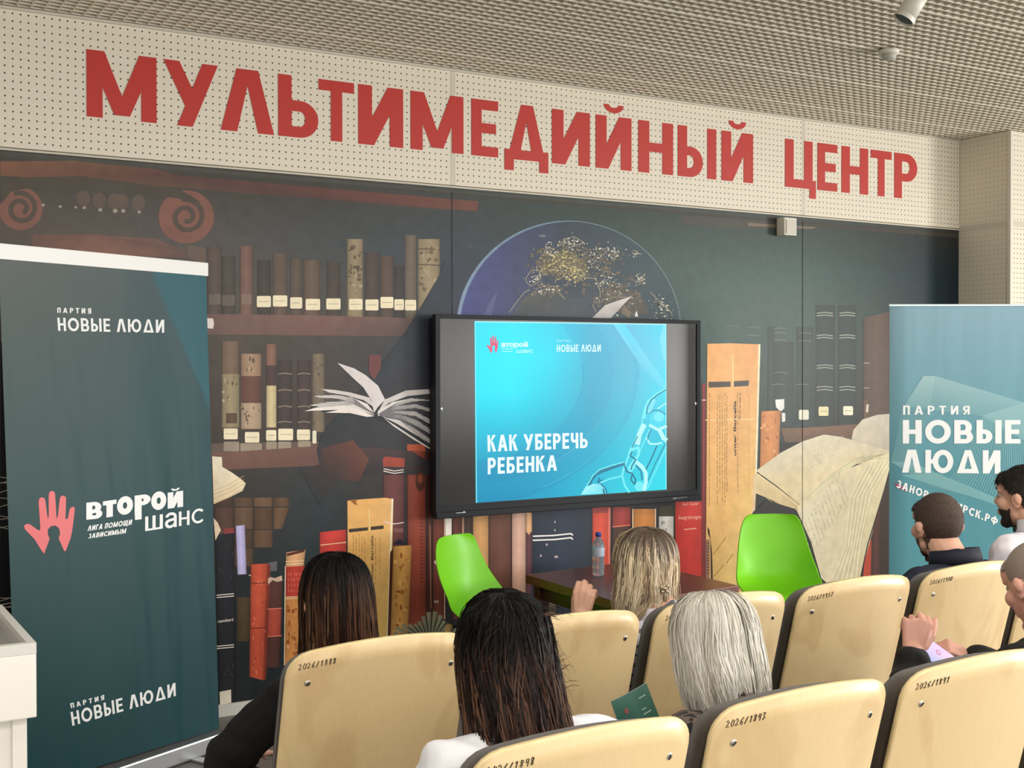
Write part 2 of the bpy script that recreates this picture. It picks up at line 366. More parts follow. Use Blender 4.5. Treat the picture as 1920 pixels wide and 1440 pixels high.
# red wall lettering, one plate per letter
redl = mat('red letter film', (196, 56, 48), .5)
LT = [('М', 163, 294), ('У', 307, 409), ('Л', 414, 514), ('Ь', 522, 597), ('Т', 598, 664), ('И', 672, 756), ('М', 770, 869), ('Е', 884, 934), ('Д', 946, 1028), ('И', 1035, 1106), ('Й', 1117, 1184), ('Н', 1197, 1262), ('Ы', 1271, 1343), ('Й', 1353, 1412), ('Ц', 1472, 1530), ('Е', 1533, 1570), ('Н', 1578, 1628), ('Т', 1633, 1672), ('Р', 1677, 1720)]
sign = thing('lettering_sign', 'large red Cyrillic lettering МУЛЬТИМЕДИЙНЫЙ ЦЕНТР across the perforated band', 'sign', (0, -.0195, 0))
for ch, u0, u1 in LT:
    um = (u0+u1)/2; x0 = aty(u0, 250, -.02)[0]; x1 = aty(u1, 250, -.02)[0]
    ps, W = glyph(ch, .205); bm = bmesh.new()
    for i, p in enumerate(ps):
        vsx = [bm.verts.new((x0+px/W*(x1-x0), -.0012*(1+.12*(i % 5)), 2.858+py*.307)) for px, py in p]
        if len(set((round(v.co.x, 5), round(v.co.z, 5)) for v in vsx)) < 3: continue
        f = bm.faces.new(vsx); r = bmesh.ops.extrude_face_region(bm, geom=[f])
        for v in r['geom']:
            if isinstance(v, bmesh.types.BMVert): v.co.y = 0.0008
    obj('letter', bm, redl, sign)

# ------------------------------------------------------------------ printed mural
GM = 1.27
d = Print(lambda u, v, L: aty(u, v, 0)+np.array([0, -.011-.00022*L, 0]), GM)
US = [-160, 0, 200, 400, 600, 700, 850, 1000, 1200, 1330, 1500, 1640, 1730, 1797]
VSr = [0, .13, .27, .45, .62, .8, 1.0]
BG = [[(62, 60, 54)]*5+[(64, 62, 58), (60, 64, 62), (54, 64, 62), (50, 63, 60), (50, 62, 58), (50, 60, 56), (46, 52, 50), (42, 44, 44), (40, 40, 40)],
      [(84, 72, 66), (82, 74, 68), (84, 78, 74), (80, 76, 74), (66, 70, 72), (60, 68, 72), (54, 62, 72), (50, 64, 68), (54, 74, 72), (54, 76, 73), (54, 78, 74), (38, 58, 58), (24, 42, 50), (20, 34, 42)],
      [(84, 78, 70), (84, 78, 70), (84, 78, 70), (80, 74, 68), (74, 70, 66), (66, 64, 64), (48, 56, 70), (50, 60, 72), (56, 76, 76), (60, 84, 80), (58, 82, 77), (44, 60, 58), (24, 40, 46), (20, 34, 42)],
      [(72, 66, 60), (72, 66, 60), (72, 64, 58), (70, 62, 56), (64, 56, 54), (52, 54, 58), (40, 50, 60), (40, 50, 58), (44, 60, 60), (50, 70, 66), (46, 64, 60), (52, 50, 44), (50, 42, 36), (40, 34, 30)],
      [(40, 42, 44), (44, 44, 44), (50, 48, 46), (58, 52, 48), (46, 54, 58), (54, 50, 50), (44, 42, 46), (40, 46, 54), (44, 46, 50), (46, 50, 48), (38, 44, 42), (34, 30, 27), (32, 28, 25), (30, 26, 24)],
      [(30, 34, 38), (30, 34, 38), (34, 36, 38), (36, 40, 42), (36, 50, 54), (38, 48, 52), (36, 36, 40), (34, 40, 50), (40, 42, 46), (40, 42, 40), (34, 38, 36), (32, 27, 24), (30, 26, 24), (28, 25, 24)],
      [(24, 28, 31), (24, 28, 31), (28, 30, 34), (30, 34, 36), (30, 40, 44), (32, 38, 42), (30, 30, 34), (28, 32, 40), (34, 36, 40), (34, 36, 36), (30, 32, 31), (28, 25, 23), (26, 24, 22), (26, 24, 22)]]
def vtop(u): return np.interp(u, [-160, 0, 960, 1797], [262, 278, 364, 430])
# background laid out straight on the wall plane
def bgfn(u, t, L):
    x = aty(u, vtop(u), 0)[0]; return np.array([x, -.011, (ZB-.006)*(1-t)+.05*t])
d.fn, keep = bgfn, d.fn
d.grid(US, VSr, BG, 0, 4); d.fn = keep
# dark strip and beam under the band, column capital with two scrolls
d.L = 1
d.poly([(0, 284), (840, 357), (960, 366), (1500, 410), (1797, 432), (1797, 441), (1500, 420), (960, 379), (600, 345), (0, 296)], [(74, 76, 70)]*3+[(60, 70, 66), (50, 50, 48)]+[(48, 48, 46), (54, 66, 62), (62, 66, 62), (60, 60, 56), (66, 66, 60)])
d.poly([(0, 303), (140, 302), (290, 318), (340, 330), (895, 378), (893, 396), (820, 392), (600, 374), (400, 358), (330, 352), (200, 344), (0, 330)], [(122, 82, 66), (110, 82, 64), (104, 74, 62), (86, 60, 58), (104, 66, 58), (102, 66, 58), (92, 62, 56), (80, 58, 56), (80, 58, 56), (92, 72, 60), (104, 78, 62), (112, 78, 62)])
d.poly([(1275, 404), (1460, 416), (1462, 430), (1360, 428), (1275, 420)], (66, 66, 60))
d.poly([(1400, 418), (1530, 426), (1520, 430), (1400, 424)], (110, 98, 84))
d.poly([(1505, 424), (1680, 437), (1797, 446), (1797, 440), (1505, 419)], (62, 58, 50))
SCOL = (122, 84, 74); SDRK = (80, 70, 64)
for cx, cy, sc, fl in ((38, 392, 1.0, 1), (348, 407, 1.0, 1)):
    d.ell(cx, cy, 41*sc if cx < 100 else 52, 40 if cx < 100 else 50, SCOL, 2, 32)
    sp = []
    for k in range(34):
        t = k/33; a = R(100-560*t) if cx > 100 else R(110-520*t); rr = (34-26*t) if cx > 100 else (31-22*t)
        sp.append((cx+rr*math.cos(a), cy-rr*math.sin(a)*.98))
    d.line(sp, 9, SDRK, 3)
d.poly([(55, 333), (150, 331), (250, 343), (340, 358), (376, 380), (352, 380), (330, 372), (250, 362), (150, 352), (60, 352), (20, 360), (0, 385), (0, 352), (20, 340)], [(74, 68, 60)]*14, 4)
for k, (x, y, s) in enumerate([(80, 385, 5), (112, 388, 5), (141, 389, 4), (157, 390, 5), (187, 394, 6), (215, 396, 7), (230, 396, 6), (260, 398, 5)]):
    d.ell(x, y, s*.7, s*.6, (150, 142, 130), 3, 8)
    if k > 2: d.ell(x-2, y-18, 13, 15, (92, 80, 72), 2, 12)
d.poly([(60, 440), (170, 440), (290, 448), (345, 470), (350, 484), (200, 478), (60, 470)], [(100, 76, 68), (112, 82, 74), (110, 84, 74), (96, 76, 70), (96, 74, 68), (134, 96, 84), (110, 82, 74)], 2)
d.poly([(350, 460), (384, 465), (384, 500), (350, 480)], (98, 84, 76), 1)
# upper shelf of books
d.L = 2
Z5 = lambda x, y: (380+x/2.769, 380+y/2.769)
def bk(x0, x1, y0, y1, col, L=2, Z=Z5, dl=0, edge=.72, seg=None):
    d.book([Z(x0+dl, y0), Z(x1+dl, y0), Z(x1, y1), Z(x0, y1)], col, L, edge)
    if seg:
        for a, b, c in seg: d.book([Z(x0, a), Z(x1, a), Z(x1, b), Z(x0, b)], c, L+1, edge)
for a in [(20, 95, 230, 585, (84, 74, 68)), (97, 165, 280, 585, (74, 68, 62)), (190, 255, 225, 588, (112, 86, 78)), (280, 350, 300, 590, (66, 60, 56)), (360, 435, 265, 590, (92, 78, 70)), (450, 512, 290, 590, (86, 74, 66)), (520, 605, 300, 592, (96, 80, 70)), (640, 710, 310, 592, (70, 62, 58)), (745, 828, 190, 598, (134, 120, 96)), (840, 910, 260, 598, (74, 64, 60)), (918, 985, 280, 598, (84, 70, 62)), (990, 1040, 330, 600, (58, 54, 54)), (1045, 1105, 170, 600, (98, 90, 78)), (1112, 1226, 190, 560, (140, 126, 100))]: bk(*a)
for k in range(60):
    x = random.choice([random.uniform(752, 822), random.uniform(1120, 1215)]); y = random.uniform(220, 480)
    p = Z5(x, y); d.ell(p[0], p[1], random.uniform(1, 4.5), random.uniform(1, 5), random.choice([(104, 90, 72), (156, 142, 118), (84, 72, 58)]), 4, 7)
for y in (240, 322): d.line([Z5(1114, y), Z5(1226, y+4)], 1.6, (70, 60, 50), 4)
def label(x0, y0, x1, y1, col=(226, 215, 186), Z=Z5, L=5, tx=True):
    d.poly([Z(x0+4, y0), Z(x1-4, y0), Z(x1, y0+5), Z(x1, y1-5), Z(x1-4, y1), Z(x0+4, y1), Z(x0, y1-5), Z(x0, y0+5)], [col]*8, L)
    if tx:
        x = x0+10
        while x < x1-12: w_ = random.uniform(3, 7); d.line([Z(x, (y0+y1)/2), Z(x+w_, (y0+y1)/2)], 1.4, tuple(q*.72 for q in col), L+1); x += w_+3
for a in [(277, 485, 350, 543), (360, 482, 435, 540), (450, 492, 512, 550), (530, 500, 605, 558), (637, 498, 711, 555), (755, 500, 825, 557), (840, 503, 908, 560), (918, 490, 985, 548), (990, 502, 1040, 558), (1045, 505, 1103, 560)]: label(*a)
label(28, 475, 90, 530, (104, 96, 88), tx=False); label(97, 480, 162, 535, (98, 90, 84), tx=False); label(198, 475, 250, 530, (124, 106, 96), tx=False)
d.poly([Z5(20, 578), Z5(600, 586), Z5(1100, 600), Z5(1030, 694), Z5(600, 690), Z5(20, 685)], [(108, 86, 80), (116, 88, 82), (96, 78, 74), (84, 68, 66), (110, 82, 76), (104, 84, 78)], 3)
d.poly([Z5(18, 600), Z5(50, 602), Z5(55, 628), Z5(50, 655), Z5(18, 652)], (222, 214, 206), 4)
# lower shelf of books
for a in [(95, 186, 720, 1180, (112, 92, 78)), (195, 300, 785, 1175, (150, 124, 102)), (325, 378, 735, 1170, (124, 92, 80)), (385, 460, 820, 1170, (64, 55, 54)), (487, 556, 820, 1172, (68, 57, 55)), (565, 628, 785, 1190, (112, 100, 84))]: bk(*a)
for x0, x1, a, b, c in [(97, 186, 890, 1165, (140, 128, 100)), (118, 174, 1092, 1145, (88, 70, 56)), (197, 300, 900, 1040, (96, 66, 58)), (195, 300, 1040, 1172, (164, 144, 122)), (325, 378, 845, 950, (72, 58, 56)), (327, 378, 950, 1165, (190, 176, 136))]:
    d.book([Z5(x0, a), Z5(x1, a), Z5(x1, b), Z5(x0, b)], c, 3, .8)
for x0, x1 in ((388, 458), (490, 553)):
    for y in (890, 975, 1060, 1140): d.line([Z5(x0, y), Z5((x0+x1)/2, y-5), Z5(x1, y)], 2.2, (132, 116, 104), 4)
for k in range(50):
    x, y = random.choice([(random.uniform(570, 622), random.uniform(800, 1170)), (random.uniform(200, 295), random.uniform(800, 890)), (random.uniform(200, 295), random.uniform(1050, 1165)), (random.uniform(102, 180), random.uniform(900, 1080))])
    p = Z5(x, y); d.ell(p[0], p[1], random.uniform(.8, 3.2), random.uniform(1, 6), random.choice([(170, 152, 124), (92, 78, 64), (126, 108, 86)]), 4, 7)
for a in [(105, 1172, 178, 1228), (215, 1190, 290, 1245), (325, 1180, 378, 1235), (388, 1173, 465, 1233), (485, 1177, 553, 1232)]: label(*a)
label(565, 1183, 586, 1250, (220, 212, 190), tx=False)
for a in [(105, 1240, 185, 1290), (192, 1248, 303, 1290), (325, 1240, 380, 1282), (388, 1240, 455, 1280), (490, 1236, 556, 1268)]: label(*a, col=(148, 136, 120), L=3, tx=False)
d.poly([Z5(40, 1250), Z5(605, 1240), Z5(605, 1365), Z5(45, 1388)], [(96, 84, 76), (100, 82, 76), (94, 70, 64), (112, 84, 74)], 2)
d.poly([Z5(40, 1300), Z5(605, 1262), Z5(605, 1364), Z5(45, 1386)], [(116, 86, 76), (102, 76, 70), (96, 70, 64), (112, 82, 72)], 4)
# slanting dark field cutting the shelves off
DK = (47, 56, 64)
d.poly([(830, 490), (822, 516), (790, 570), (752, 632), (680, 725), (612, 800), (600, 818), (592, 842), (598, 874), (598, 885), (820, 885), (850, 500)], [(48, 56, 70), (50, 56, 68), (46, 53, 62), (44, 52, 60), (44, 50, 56), (46, 50, 54), (46, 50, 54), (48, 48, 52), (50, 50, 52), (52, 52, 54), (50, 48, 52), (46, 54, 66)], 6)
d.poly([(690, 665), (712, 666), (712, 690), (700, 712), (690, 700)], (104, 62, 62), 7)
d.poly([(612, 846), (690, 838), (770, 846), (812, 870), (812, 890), (600, 890)], [(62, 50, 52), (72, 56, 56), (62, 52, 54), (48, 46, 50), (44, 42, 46), (52, 46, 48)], 7)
d.poly([(560, 880), (600, 870), (600, 840), (660, 825), (690, 860), (672, 902), (630, 900), (600, 950)], [(50, 52, 54), (60, 48, 46), (70, 50, 48), (98, 62, 54), (98, 62, 54), (82, 54, 48), (58, 50, 50), (44, 50, 54)], 7)
# globe
GX, GY, GR, GS = 1064, 620, 211, 206
NS = 48; c0 = (54, 64, 74)
for rr in range(4):
    r0, r1 = rr/4, (rr+1)/4
    for k in range(NS):
        a0, a1 = math.pi*k/NS-.16, math.pi*(k+1)/NS-.16
        if k == NS-1: a1 = math.pi+.16
        def gc(r, a):
            l = max(0, -math.cos(a))*r; t = max(0, math.cos(a))*r
            return (54+16*l-4*t, 64+10*l+8*t, 76+56*l+2*t)
        q = [(GX+GR*r*math.cos(a), GY-GS*r*math.sin(a)) for r, a in ((r0, a0), (r0, a1), (r1, a1), (r1, a0))]
        if rr == 0: d.poly(q[1:], [gc(r0, a1), gc(r1, a1), gc(r1, a0)], 1)
        else: d.poly(q, [gc(r0, a0), gc(r0, a1), gc(r1, a1), gc(r1, a0)], 1)
prev = None
for k in range(49):
    a = math.pi*(1.08-.62*k/48); t = 7*(1-k/48)**.8+1.2; q = [(GX+GR*math.cos(a), GY-GS*math.sin(a)), (GX+(GR-t)*math.cos(a), GY-(GS-t)*math.sin(a))]
    cc = (130-30*k/48, 146-20*k/48, 178-40*k/48)
    if prev: d.poly([prev[0], q[0], q[1], prev[1]], cc, 3)
    prev = q
d.line([(GX+(GR-1)*math.cos(a), GY-(GS-1)*math.sin(a)) for a in np.linspace(math.pi*.46, -.1, 30)], 1.6, (104, 126, 128), 3)
ZG = lambda x, y: (840+x/3.84, 380+y/3.84)
d.poly([ZG(*p) for p in [(690, 400), (760, 380), (860, 350), (930, 390), (990, 450), (985, 530), (920, 580), (870, 530), (820, 480), (760, 490), (700, 530), (650, 500), (680, 450)]], [(108, 104, 82)]*13, 2)
d.poly([ZG(*p) for p in [(1090, 620), (1200, 600), (1330, 640), (1400, 700), (1440, 800), (1240, 800), (1150, 740), (1090, 700)]], [(76, 72, 68)]*8, 2)
d.poly([ZG(*p) for p in [(240, 830), (300, 700), (350, 640), (330, 720), (300, 830)]], (84, 92, 130), 2)
d.poly([ZG(*p) for p in [(440, 830), (520, 700), (600, 640), (780, 610), (850, 680), (980, 700), (1060, 800), (1060, 830)]], [(64, 74, 82), (76, 78, 78), (80, 80, 78), (78, 78, 74), (62, 72, 80), (54, 68, 84), (56, 66, 78), (56, 66, 78)], 2)
for pl in [[(560, 580), (555, 545), (590, 490), (625, 485), (650, 500), (680, 525), (720, 495), (740, 480), (790, 490), (820, 520), (860, 560), (850, 590), (825, 600)], [(660, 540), (640, 580), (590, 600), (560, 580)], [(800, 480), (850, 530), (878, 560)], [(690, 400), (660, 430), (670, 480), (640, 520)], [(690, 385), (720, 330), (700, 320), (680, 360), (720, 390)], [(620, 620), (700, 600), (780, 605), (780, 640), (830, 690)], [(580, 625), (540, 650), (500, 700), (430, 790)], [(980, 540), (1050, 550), (1080, 610), (1090, 650), (1080, 720), (1040, 710), (1035, 745), (1060, 790)], [(1445, 645), (1520, 720), (1600, 790), (1605, 820)], [(1090, 490), (1140, 500), (1200, 520)], [(800, 300), (850, 260), (910, 250), (970, 290), (900, 310), (820, 340), (800, 300)], [(1340, 580), (1410, 515), (1390, 570)], [(1320, 345), (1360, 350), (1340, 375)], [(690, 385), (760, 375), (800, 360)], [(1100, 700), (1170, 680), (1270, 680)], [(760, 540), (770, 560), (760, 580)]]:
    d.line([ZG(x+random.uniform(-3, 3), y+random.uniform(-3, 3)) for x, y in pl], 1.3, (150, 144, 120), 4)
d.ell(*ZG(672, 240), 7, 2.6, (96, 112, 120), 3, 12); d.ell(*ZG(155, 310), 6, 5, (62, 70, 80), 1, 10)
def dots(n, cx, cy, sx, sy, cols, s=(.5, 1.6)):
    for k in range(n):
        x, y = random.gauss(cx, sx), random.gauss(cy, sy); p = ZG(x, y)
        if ((p[0]-GX)/GR)**2+((p[1]-GY)/GS)**2 > .93 or p[1] > 600: continue
        r = random.uniform(*s); a = random.uniform(0, 3.1); d.ell(p[0], p[1], r*1.4, r, random.choice(cols), 5, 5)
Yl = [(186, 176, 116), (150, 140, 96), (206, 196, 140), (124, 118, 90)]; Wl = [(186, 182, 168), (140, 138, 128), (210, 206, 190), (110, 106, 98)]
dots(260, 800, 430, 110, 60, [(96, 90, 74), (84, 82, 74), (110, 100, 78)], (1, 3.5)); dots(160, 1200, 650, 110, 70, [(92, 86, 78), (80, 78, 76), (104, 94, 80)], (1, 3.5)); dots(120, 1080, 420, 90, 50, [(86, 84, 78), (98, 92, 80)], (1, 3)); dots(60, 700, 640, 80, 25, [(92, 88, 80)], (1, 3)); dots(330, 820, 430, 75, 45, Yl); dots(90, 900, 510, 55, 40, Yl); dots(70, 880, 290, 50, 30, Wl); dots(60, 720, 360, 25, 30, Wl); dots(60, 1060, 400, 40, 45, Wl); dots(60, 1180, 370, 40, 35, Wl)
dots(60, 620, 540, 30, 30, Wl); dots(60, 1120, 580, 50, 40, Wl); dots(80, 1220, 680, 60, 60, Wl); dots(70, 1530, 760, 40, 50, Wl); dots(30, 1380, 560, 20, 20, Wl); dots(40, 700, 630, 60, 18, Wl); dots(20, 1340, 370, 15, 12, Wl)
d.poly([ZG(*p) for p in [(1028, 832), (1120, 740), (1190, 715), (1318, 672), (1256, 732), (1165, 832)]], [(168, 166, 164), (188, 184, 180), (196, 190, 186), (200, 192, 188), (184, 180, 178), (160, 160, 162)], 7)
d.poly([ZG(*p) for p in [(1256, 736), (1310, 790), (1300, 830), (1240, 800)]], (112, 100, 86), 6)
d.poly([ZG(1338, 800), ZG(1350, 780), ZG(1360, 820), ZG(1335, 820)], (214, 214, 214), 7)
# flying white book
Pp = lambda L, c, pts: d.poly([Z5(*p) for p in pts], c, L)
Pp(8, (40, 42, 48), [(560, 1060), (700, 1010), (860, 1010), (900, 1060), (1195, 990), (1195, 1290), (1000, 1160), (900, 1130), (850, 1100), (640, 1095)])
Pp(9, (206, 200, 200), [(695, 832), (780, 860), (840, 895), (905, 950), (942, 1022), (905, 1060), (885, 1090), (868, 1020), (830, 960), (770, 905)])
for i, pts in enumerate([[(610, 967), (680, 972), (760, 985), (862, 1012), (880, 1060), (830, 1025), (740, 1000), (650, 985)], [(572, 1003), (680, 998), (770, 1010), (850, 1045), (885, 1090), (800, 1045), (700, 1018), (600, 1012)], [(548, 1052), (640, 1035), (740, 1030), (830, 1055), (888, 1103), (800, 1075), (700, 1055), (600, 1058)], [(523, 1082), (600, 1058), (720, 1052), (800, 1072), (885, 1108), (850, 1112), (760, 1092), (630, 1090), (700, 1075), (560, 1080)]]):
    Pp(10+i % 2, [(198, 192, 190), (214, 206, 202), (206, 200, 196), (222, 214, 208)][i], pts)
for i, pts in enumerate([[(940, 1022), (1050, 975), (1165, 968), (1195, 990), (1060, 1003), (960, 1040), (900, 1095)], [(905, 1080), (980, 1035), (1080, 1015), (1195, 1026), (1080, 1032), (980, 1060), (902, 1100)], [(905, 1092), (1000, 1055), (1100, 1045), (1195, 1075), (1195, 1090), (1100, 1065), (1000, 1075), (905, 1108)], [(910, 1100), (1010, 1080), (1100, 1085), (1195, 1135), (1195, 1160), (1100, 1108), (1010, 1095)], [(920, 1108), (1020, 1100), (1110, 1130), (1195, 1190), (1195, 1215), (1110, 1160), (1020, 1120)], [(930, 1112), (1020, 1130), (1100, 1175), (1195, 1240), (1195, 1262), (1100, 1205), (1000, 1145)], [(935, 1118), (1000, 1160), (1100, 1225), (1195, 1285), (1195, 1292), (1090, 1230), (985, 1160)]]):
    Pp(10+i % 2, [(196, 190, 188), (208, 202, 198), (188, 184, 182), (204, 198, 194), (180, 176, 176), (196, 190, 188), (206, 200, 196)][i], pts)
for i in range(26):
    t = i/25; d.line([Z5(905, 1098), Z5(1000+20*t, 1040+90*t), Z5(1195, 995+285*t)], .8, (110, 108, 112), 12)
    if i < 12: d.line([Z5(885, 1098), Z5(780, 1015+70*t), Z5(585, 975+200*t)], .7, (120, 116, 118), 12)
# left foreground books
Z6 = lambda x, y: (380+x/2.3227, 820+y/2.3227)
d.poly([Z6(38, 82), Z6(80, 85), Z6(82, 128), Z6(120, 150), Z6(160, 178), Z6(184, 200), Z6(170, 232), Z6(110, 262), Z6(44, 290)], [(232, 220, 198)]*3+[(226, 210, 180)]*4+[(214, 194, 158)]*2, 9)
for y in (205, 222, 240, 258): d.line([Z6(46, y+26), Z6(110, y), Z6(176, y-38)], .9, (184, 164, 124), 10)
d.poly([Z6(44, 350), Z6(62, 370), Z6(76, 402), Z6(52, 448)], (226, 204, 178), 9)
for j, (x0, x1, c) in enumerate([(50, 130, (80, 60, 52)), (135, 215, (84, 66, 52)), (220, 300, (92, 70, 54)), (305, 372, (96, 74, 56))]):
    for k, (y0, y1) in enumerate([(262, 300), (305, 398), (402, 478), (482, 560)]):
        if j == 3 and k > 1: continue
        if j == 2 and k > 2: continue
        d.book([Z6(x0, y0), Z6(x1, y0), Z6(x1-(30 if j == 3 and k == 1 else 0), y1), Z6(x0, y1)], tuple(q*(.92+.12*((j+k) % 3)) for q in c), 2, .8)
d.book([Z6(140, 385), Z6(180, 380), Z6(187, 594), Z6(148, 596)], (178, 172, 214), 9, .75)
d.poly([Z6(85, 395), Z6(132, 392), Z6(134, 415), Z6(90, 420)], (130, 62, 62), 6)
d.book([Z6(50, 430), Z6(135, 400), Z6(140, 1245), Z6(72, 1250)], (38, 40, 46), 5, .7)
d.poly([Z6(140, 596), Z6(208, 596), Z6(204, 1120), Z6(140, 1240)], (36, 40, 44), 4); d.book([Z6(146, 695), Z6(204, 695), Z6(200, 886), Z6(146, 886)], (74, 62, 44), 5, .8)
for y in (682, 692, 904, 914): d.line([Z6(58, y+4), Z6(132, y-3)], 1.7, (224, 216, 208), 7)
d.text('rambert', [Z6(62, 806), Z6(132, 797), Z6(132, 783), Z6(62, 792)], (224, 216, 204), 7, .01, .3)
for k in range(14): p = Z6(random.uniform(60, 130), random.choice([random.uniform(440, 660), random.uniform(960, 1080)])); d.line([p, (p[0]+random.uniform(-6, 6), p[1]+random.uniform(1, 8))], .9, (82, 76, 78), 7)
d.poly([Z6(70, 1106), Z6(120, 1096), Z6(121, 1152), Z6(72, 1162)], (222, 214, 200), 7)
d.poly([Z6(195, 598), Z6(235, 590), Z6(232, 600), Z6(205, 604)], (206, 186, 160), 6)
d.book([Z6(206, 552), Z6(280, 548), Z6(262, 1056), Z6(200, 1040)], (184, 80, 58), 6, .7)
d.poly([Z6(280, 548), Z6(292, 560), Z6(272, 1050), Z6(262, 1056)], (120, 50, 40), 6)
for y in (634, 830): d.line([Z6(205, y), Z6(272, y-2)], 1.5, (90, 34, 28), 8)
for k in range(26): p = Z6(random.uniform(212, 262), random.uniform(570, 1040)); d.line([p, (p[0]+random.uniform(-5, 5), p[1]+random.uniform(-7, 7))], random.uniform(.7, 1.9), random.choice([(232, 132, 98), (140, 52, 38), (214, 104, 76)]), 8)
d.poly([Z6(283, 545), Z6(320, 538), Z6(320, 580), Z6(283, 582)], (96, 92, 102), 6)
d.book([Z6(280, 610), Z6(346, 606), Z6(340, 745), Z6(278, 748)], (84, 52, 48), 6, .7); d.book([Z6(278, 748), Z6(340, 745), Z6(336, 862), Z6(276, 866)], (168, 74, 60), 6, .7); d.book([Z6(276, 866), Z6(336, 862), Z6(330, 1000), Z6(272, 1000)], (80, 50, 46), 6, .7)
d.poly([Z6(280, 615), Z6(290, 606), Z6(310, 612), Z6(340, 600), Z6(344, 622), Z6(320, 628), Z6(300, 620), Z6(282, 640)], (196, 168, 150), 8)
for y in (744, 864): d.line([Z6(280, y+2), Z6(340, y-2)], 1.6, (222, 130, 106), 8)
d.book([Z6(360, 500), Z6(444, 488), Z6(436, 566), Z6(358, 566)], (206, 158, 116), 6, .75); d.book([Z6(358, 562), Z6(442, 558), Z6(436, 692), Z6(356, 694)], (176, 60, 50), 7, .75); d.book([Z6(356, 694), Z6(436, 692), Z6(430, 990), Z6(350, 990)], (196, 134, 76), 6, .75)
d.poly([Z6(362, 505), Z6(440, 486), Z6(438, 498), Z6(364, 516)], (84, 44, 36), 8)
for y in (540, 552, 694, 702): d.line([Z6(358, y), Z6(436, y-4)], 1.5, (236, 200, 160), 9)
for r_ in range(4):
    for k in range(5): p = Z6(368+k*13, 588+r_*24); d.line([p, (p[0]+random.uniform(-1, 3), p[1]+5)], 1.1, (222, 126, 104), 9)
for k in range(26): p = Z6(random.uniform(362, 430), random.uniform(715, 980)); d.ell(p[0], p[1], random.uniform(1, 4), random.uniform(1, 6), random.choice([(170, 100, 50), (214, 160, 104), (150, 84, 44)]), 7, 7)
d.line([Z6(352, 990), Z6(356, 560)], 1.6, (236, 214, 184), 9); d.line([Z6(430, 990), Z6(438, 780)], 1.6, (226, 210, 190), 9)
d.book([Z6(506, 412), Z6(620, 400), Z6(624, 760), Z6(506, 760)], (188, 62, 56), 6, .85)
d.line([Z6(510, 468), Z6(620, 456)], 1.8, (236, 184, 150), 8)
d.poly([Z6(626, 275), Z6(700, 268), Z6(790, 262), Z6(826, 268), Z6(812, 900), Z6(630, 900)], [(222, 170, 106), (224, 172, 104), (224, 174, 108), (220, 172, 112), (216, 180, 104), (214, 172, 98)], 8)
d.poly([Z6(818, 264), Z6(826, 268), Z6(802, 900), Z6(796, 900)], (238, 218, 186), 9)
d.poly([Z6(632, 398), Z6(716, 390), Z6(716, 404), Z6(633, 413)], (62, 54, 46), 10); d.poly([Z6(728, 388), Z6(783, 382), Z6(784, 397), Z6(728, 403)], (62, 54, 46), 10); d.line([Z6(720, 310), Z6(723, 405)], 1.6, (240, 206, 150), 10)
d.poly([Z6(636, 272), Z6(668, 268), Z6(664, 284), Z6(674, 296), Z6(655, 290)], (150, 96, 50), 10)
def columns(Z, cols, y0, y1, step, col, L, wd=1.0):
    for x, jit in cols:
        y = y0+random.uniform(0, 25)
        while y < y1*(1 if jit > .5 else .93):
            l = random.uniform(6, 30); d.line([Z(x+random.uniform(-1, 1), y), Z(x+random.uniform(-1, 1), min(y+l, y1))], wd, col, L); y += l+random.uniform(4, 10)
columns(Z6, [(652, 1), (664, 1), (678, 0), (690, 1), (702, 0), (748, 1), (768, 0)], 420, 640, 0, (160, 112, 60), 10, .9)
d.text('unter Barcelia', [Z6(738, 620), Z6(738, 425), Z6(728, 425), Z6(728, 620)], (70, 48, 28), 10, .02)
d.book([Z6(780, 90), Z6(876, 84), Z6(872, 480), Z6(782, 480)], (96, 56, 56), 6, .7); d.poly([Z6(780, 95), Z6(790, 82), Z6(876, 92), Z6(874, 130), Z6(782, 126)], (150, 66, 52), 8)
for y in (142, 152, 372): d.line([Z6(784, y-6), Z6(830, y+4), Z6(870, y-2)], 1.7, (222, 206, 200), 9)
for k in range(7): d.line([Z6(830+k*6, 395), Z6(830+k*6, 412)], 1.2, (150, 110, 104), 9)
d.poly([Z6(822, 466), Z6(850, 440), Z6(890, 466)], (40, 32, 52), 9)
d.book([Z6(826, 474), Z6(906, 468), Z6(888, 900), Z6(812, 900)], (184, 136, 74), 8, .8)
for k in range(34): p = Z6(random.uniform(828, 892), random.uniform(500, 880)); d.ell(p[0], p[1], random.uniform(1, 5), random.uniform(1, 6), random.choice([(160, 108, 50), (204, 158, 92), (140, 84, 40)]), 9, 7)
d.poly([Z6(812, 500), Z6(826, 476), Z6(812, 900), Z6(800, 900)], (70, 34, 26), 9)
d.book([Z6(884, 40), Z6(966, 32), Z6(970, 816), Z6(890, 830)], (134, 62, 48), 7, .66)
d.poly([Z6(886, 30), Z6(960, 30), Z6(966, 60), Z6(886, 56)], (176, 84, 60), 9)
d.line([Z6(884, 132), Z6(966, 128)], 1.6, (88, 36, 28), 9); d.ell(*Z6(943, 190), 9, 19, (80, 46, 34), 9, 16); d.ell(*Z6(943, 180), 5, 9, (134, 70, 50), 10, 12)
for k in range(20): d.line([Z6(944, 340+k*15), Z6(956, 342+k*15)], 1.6, (84, 34, 26), 9)
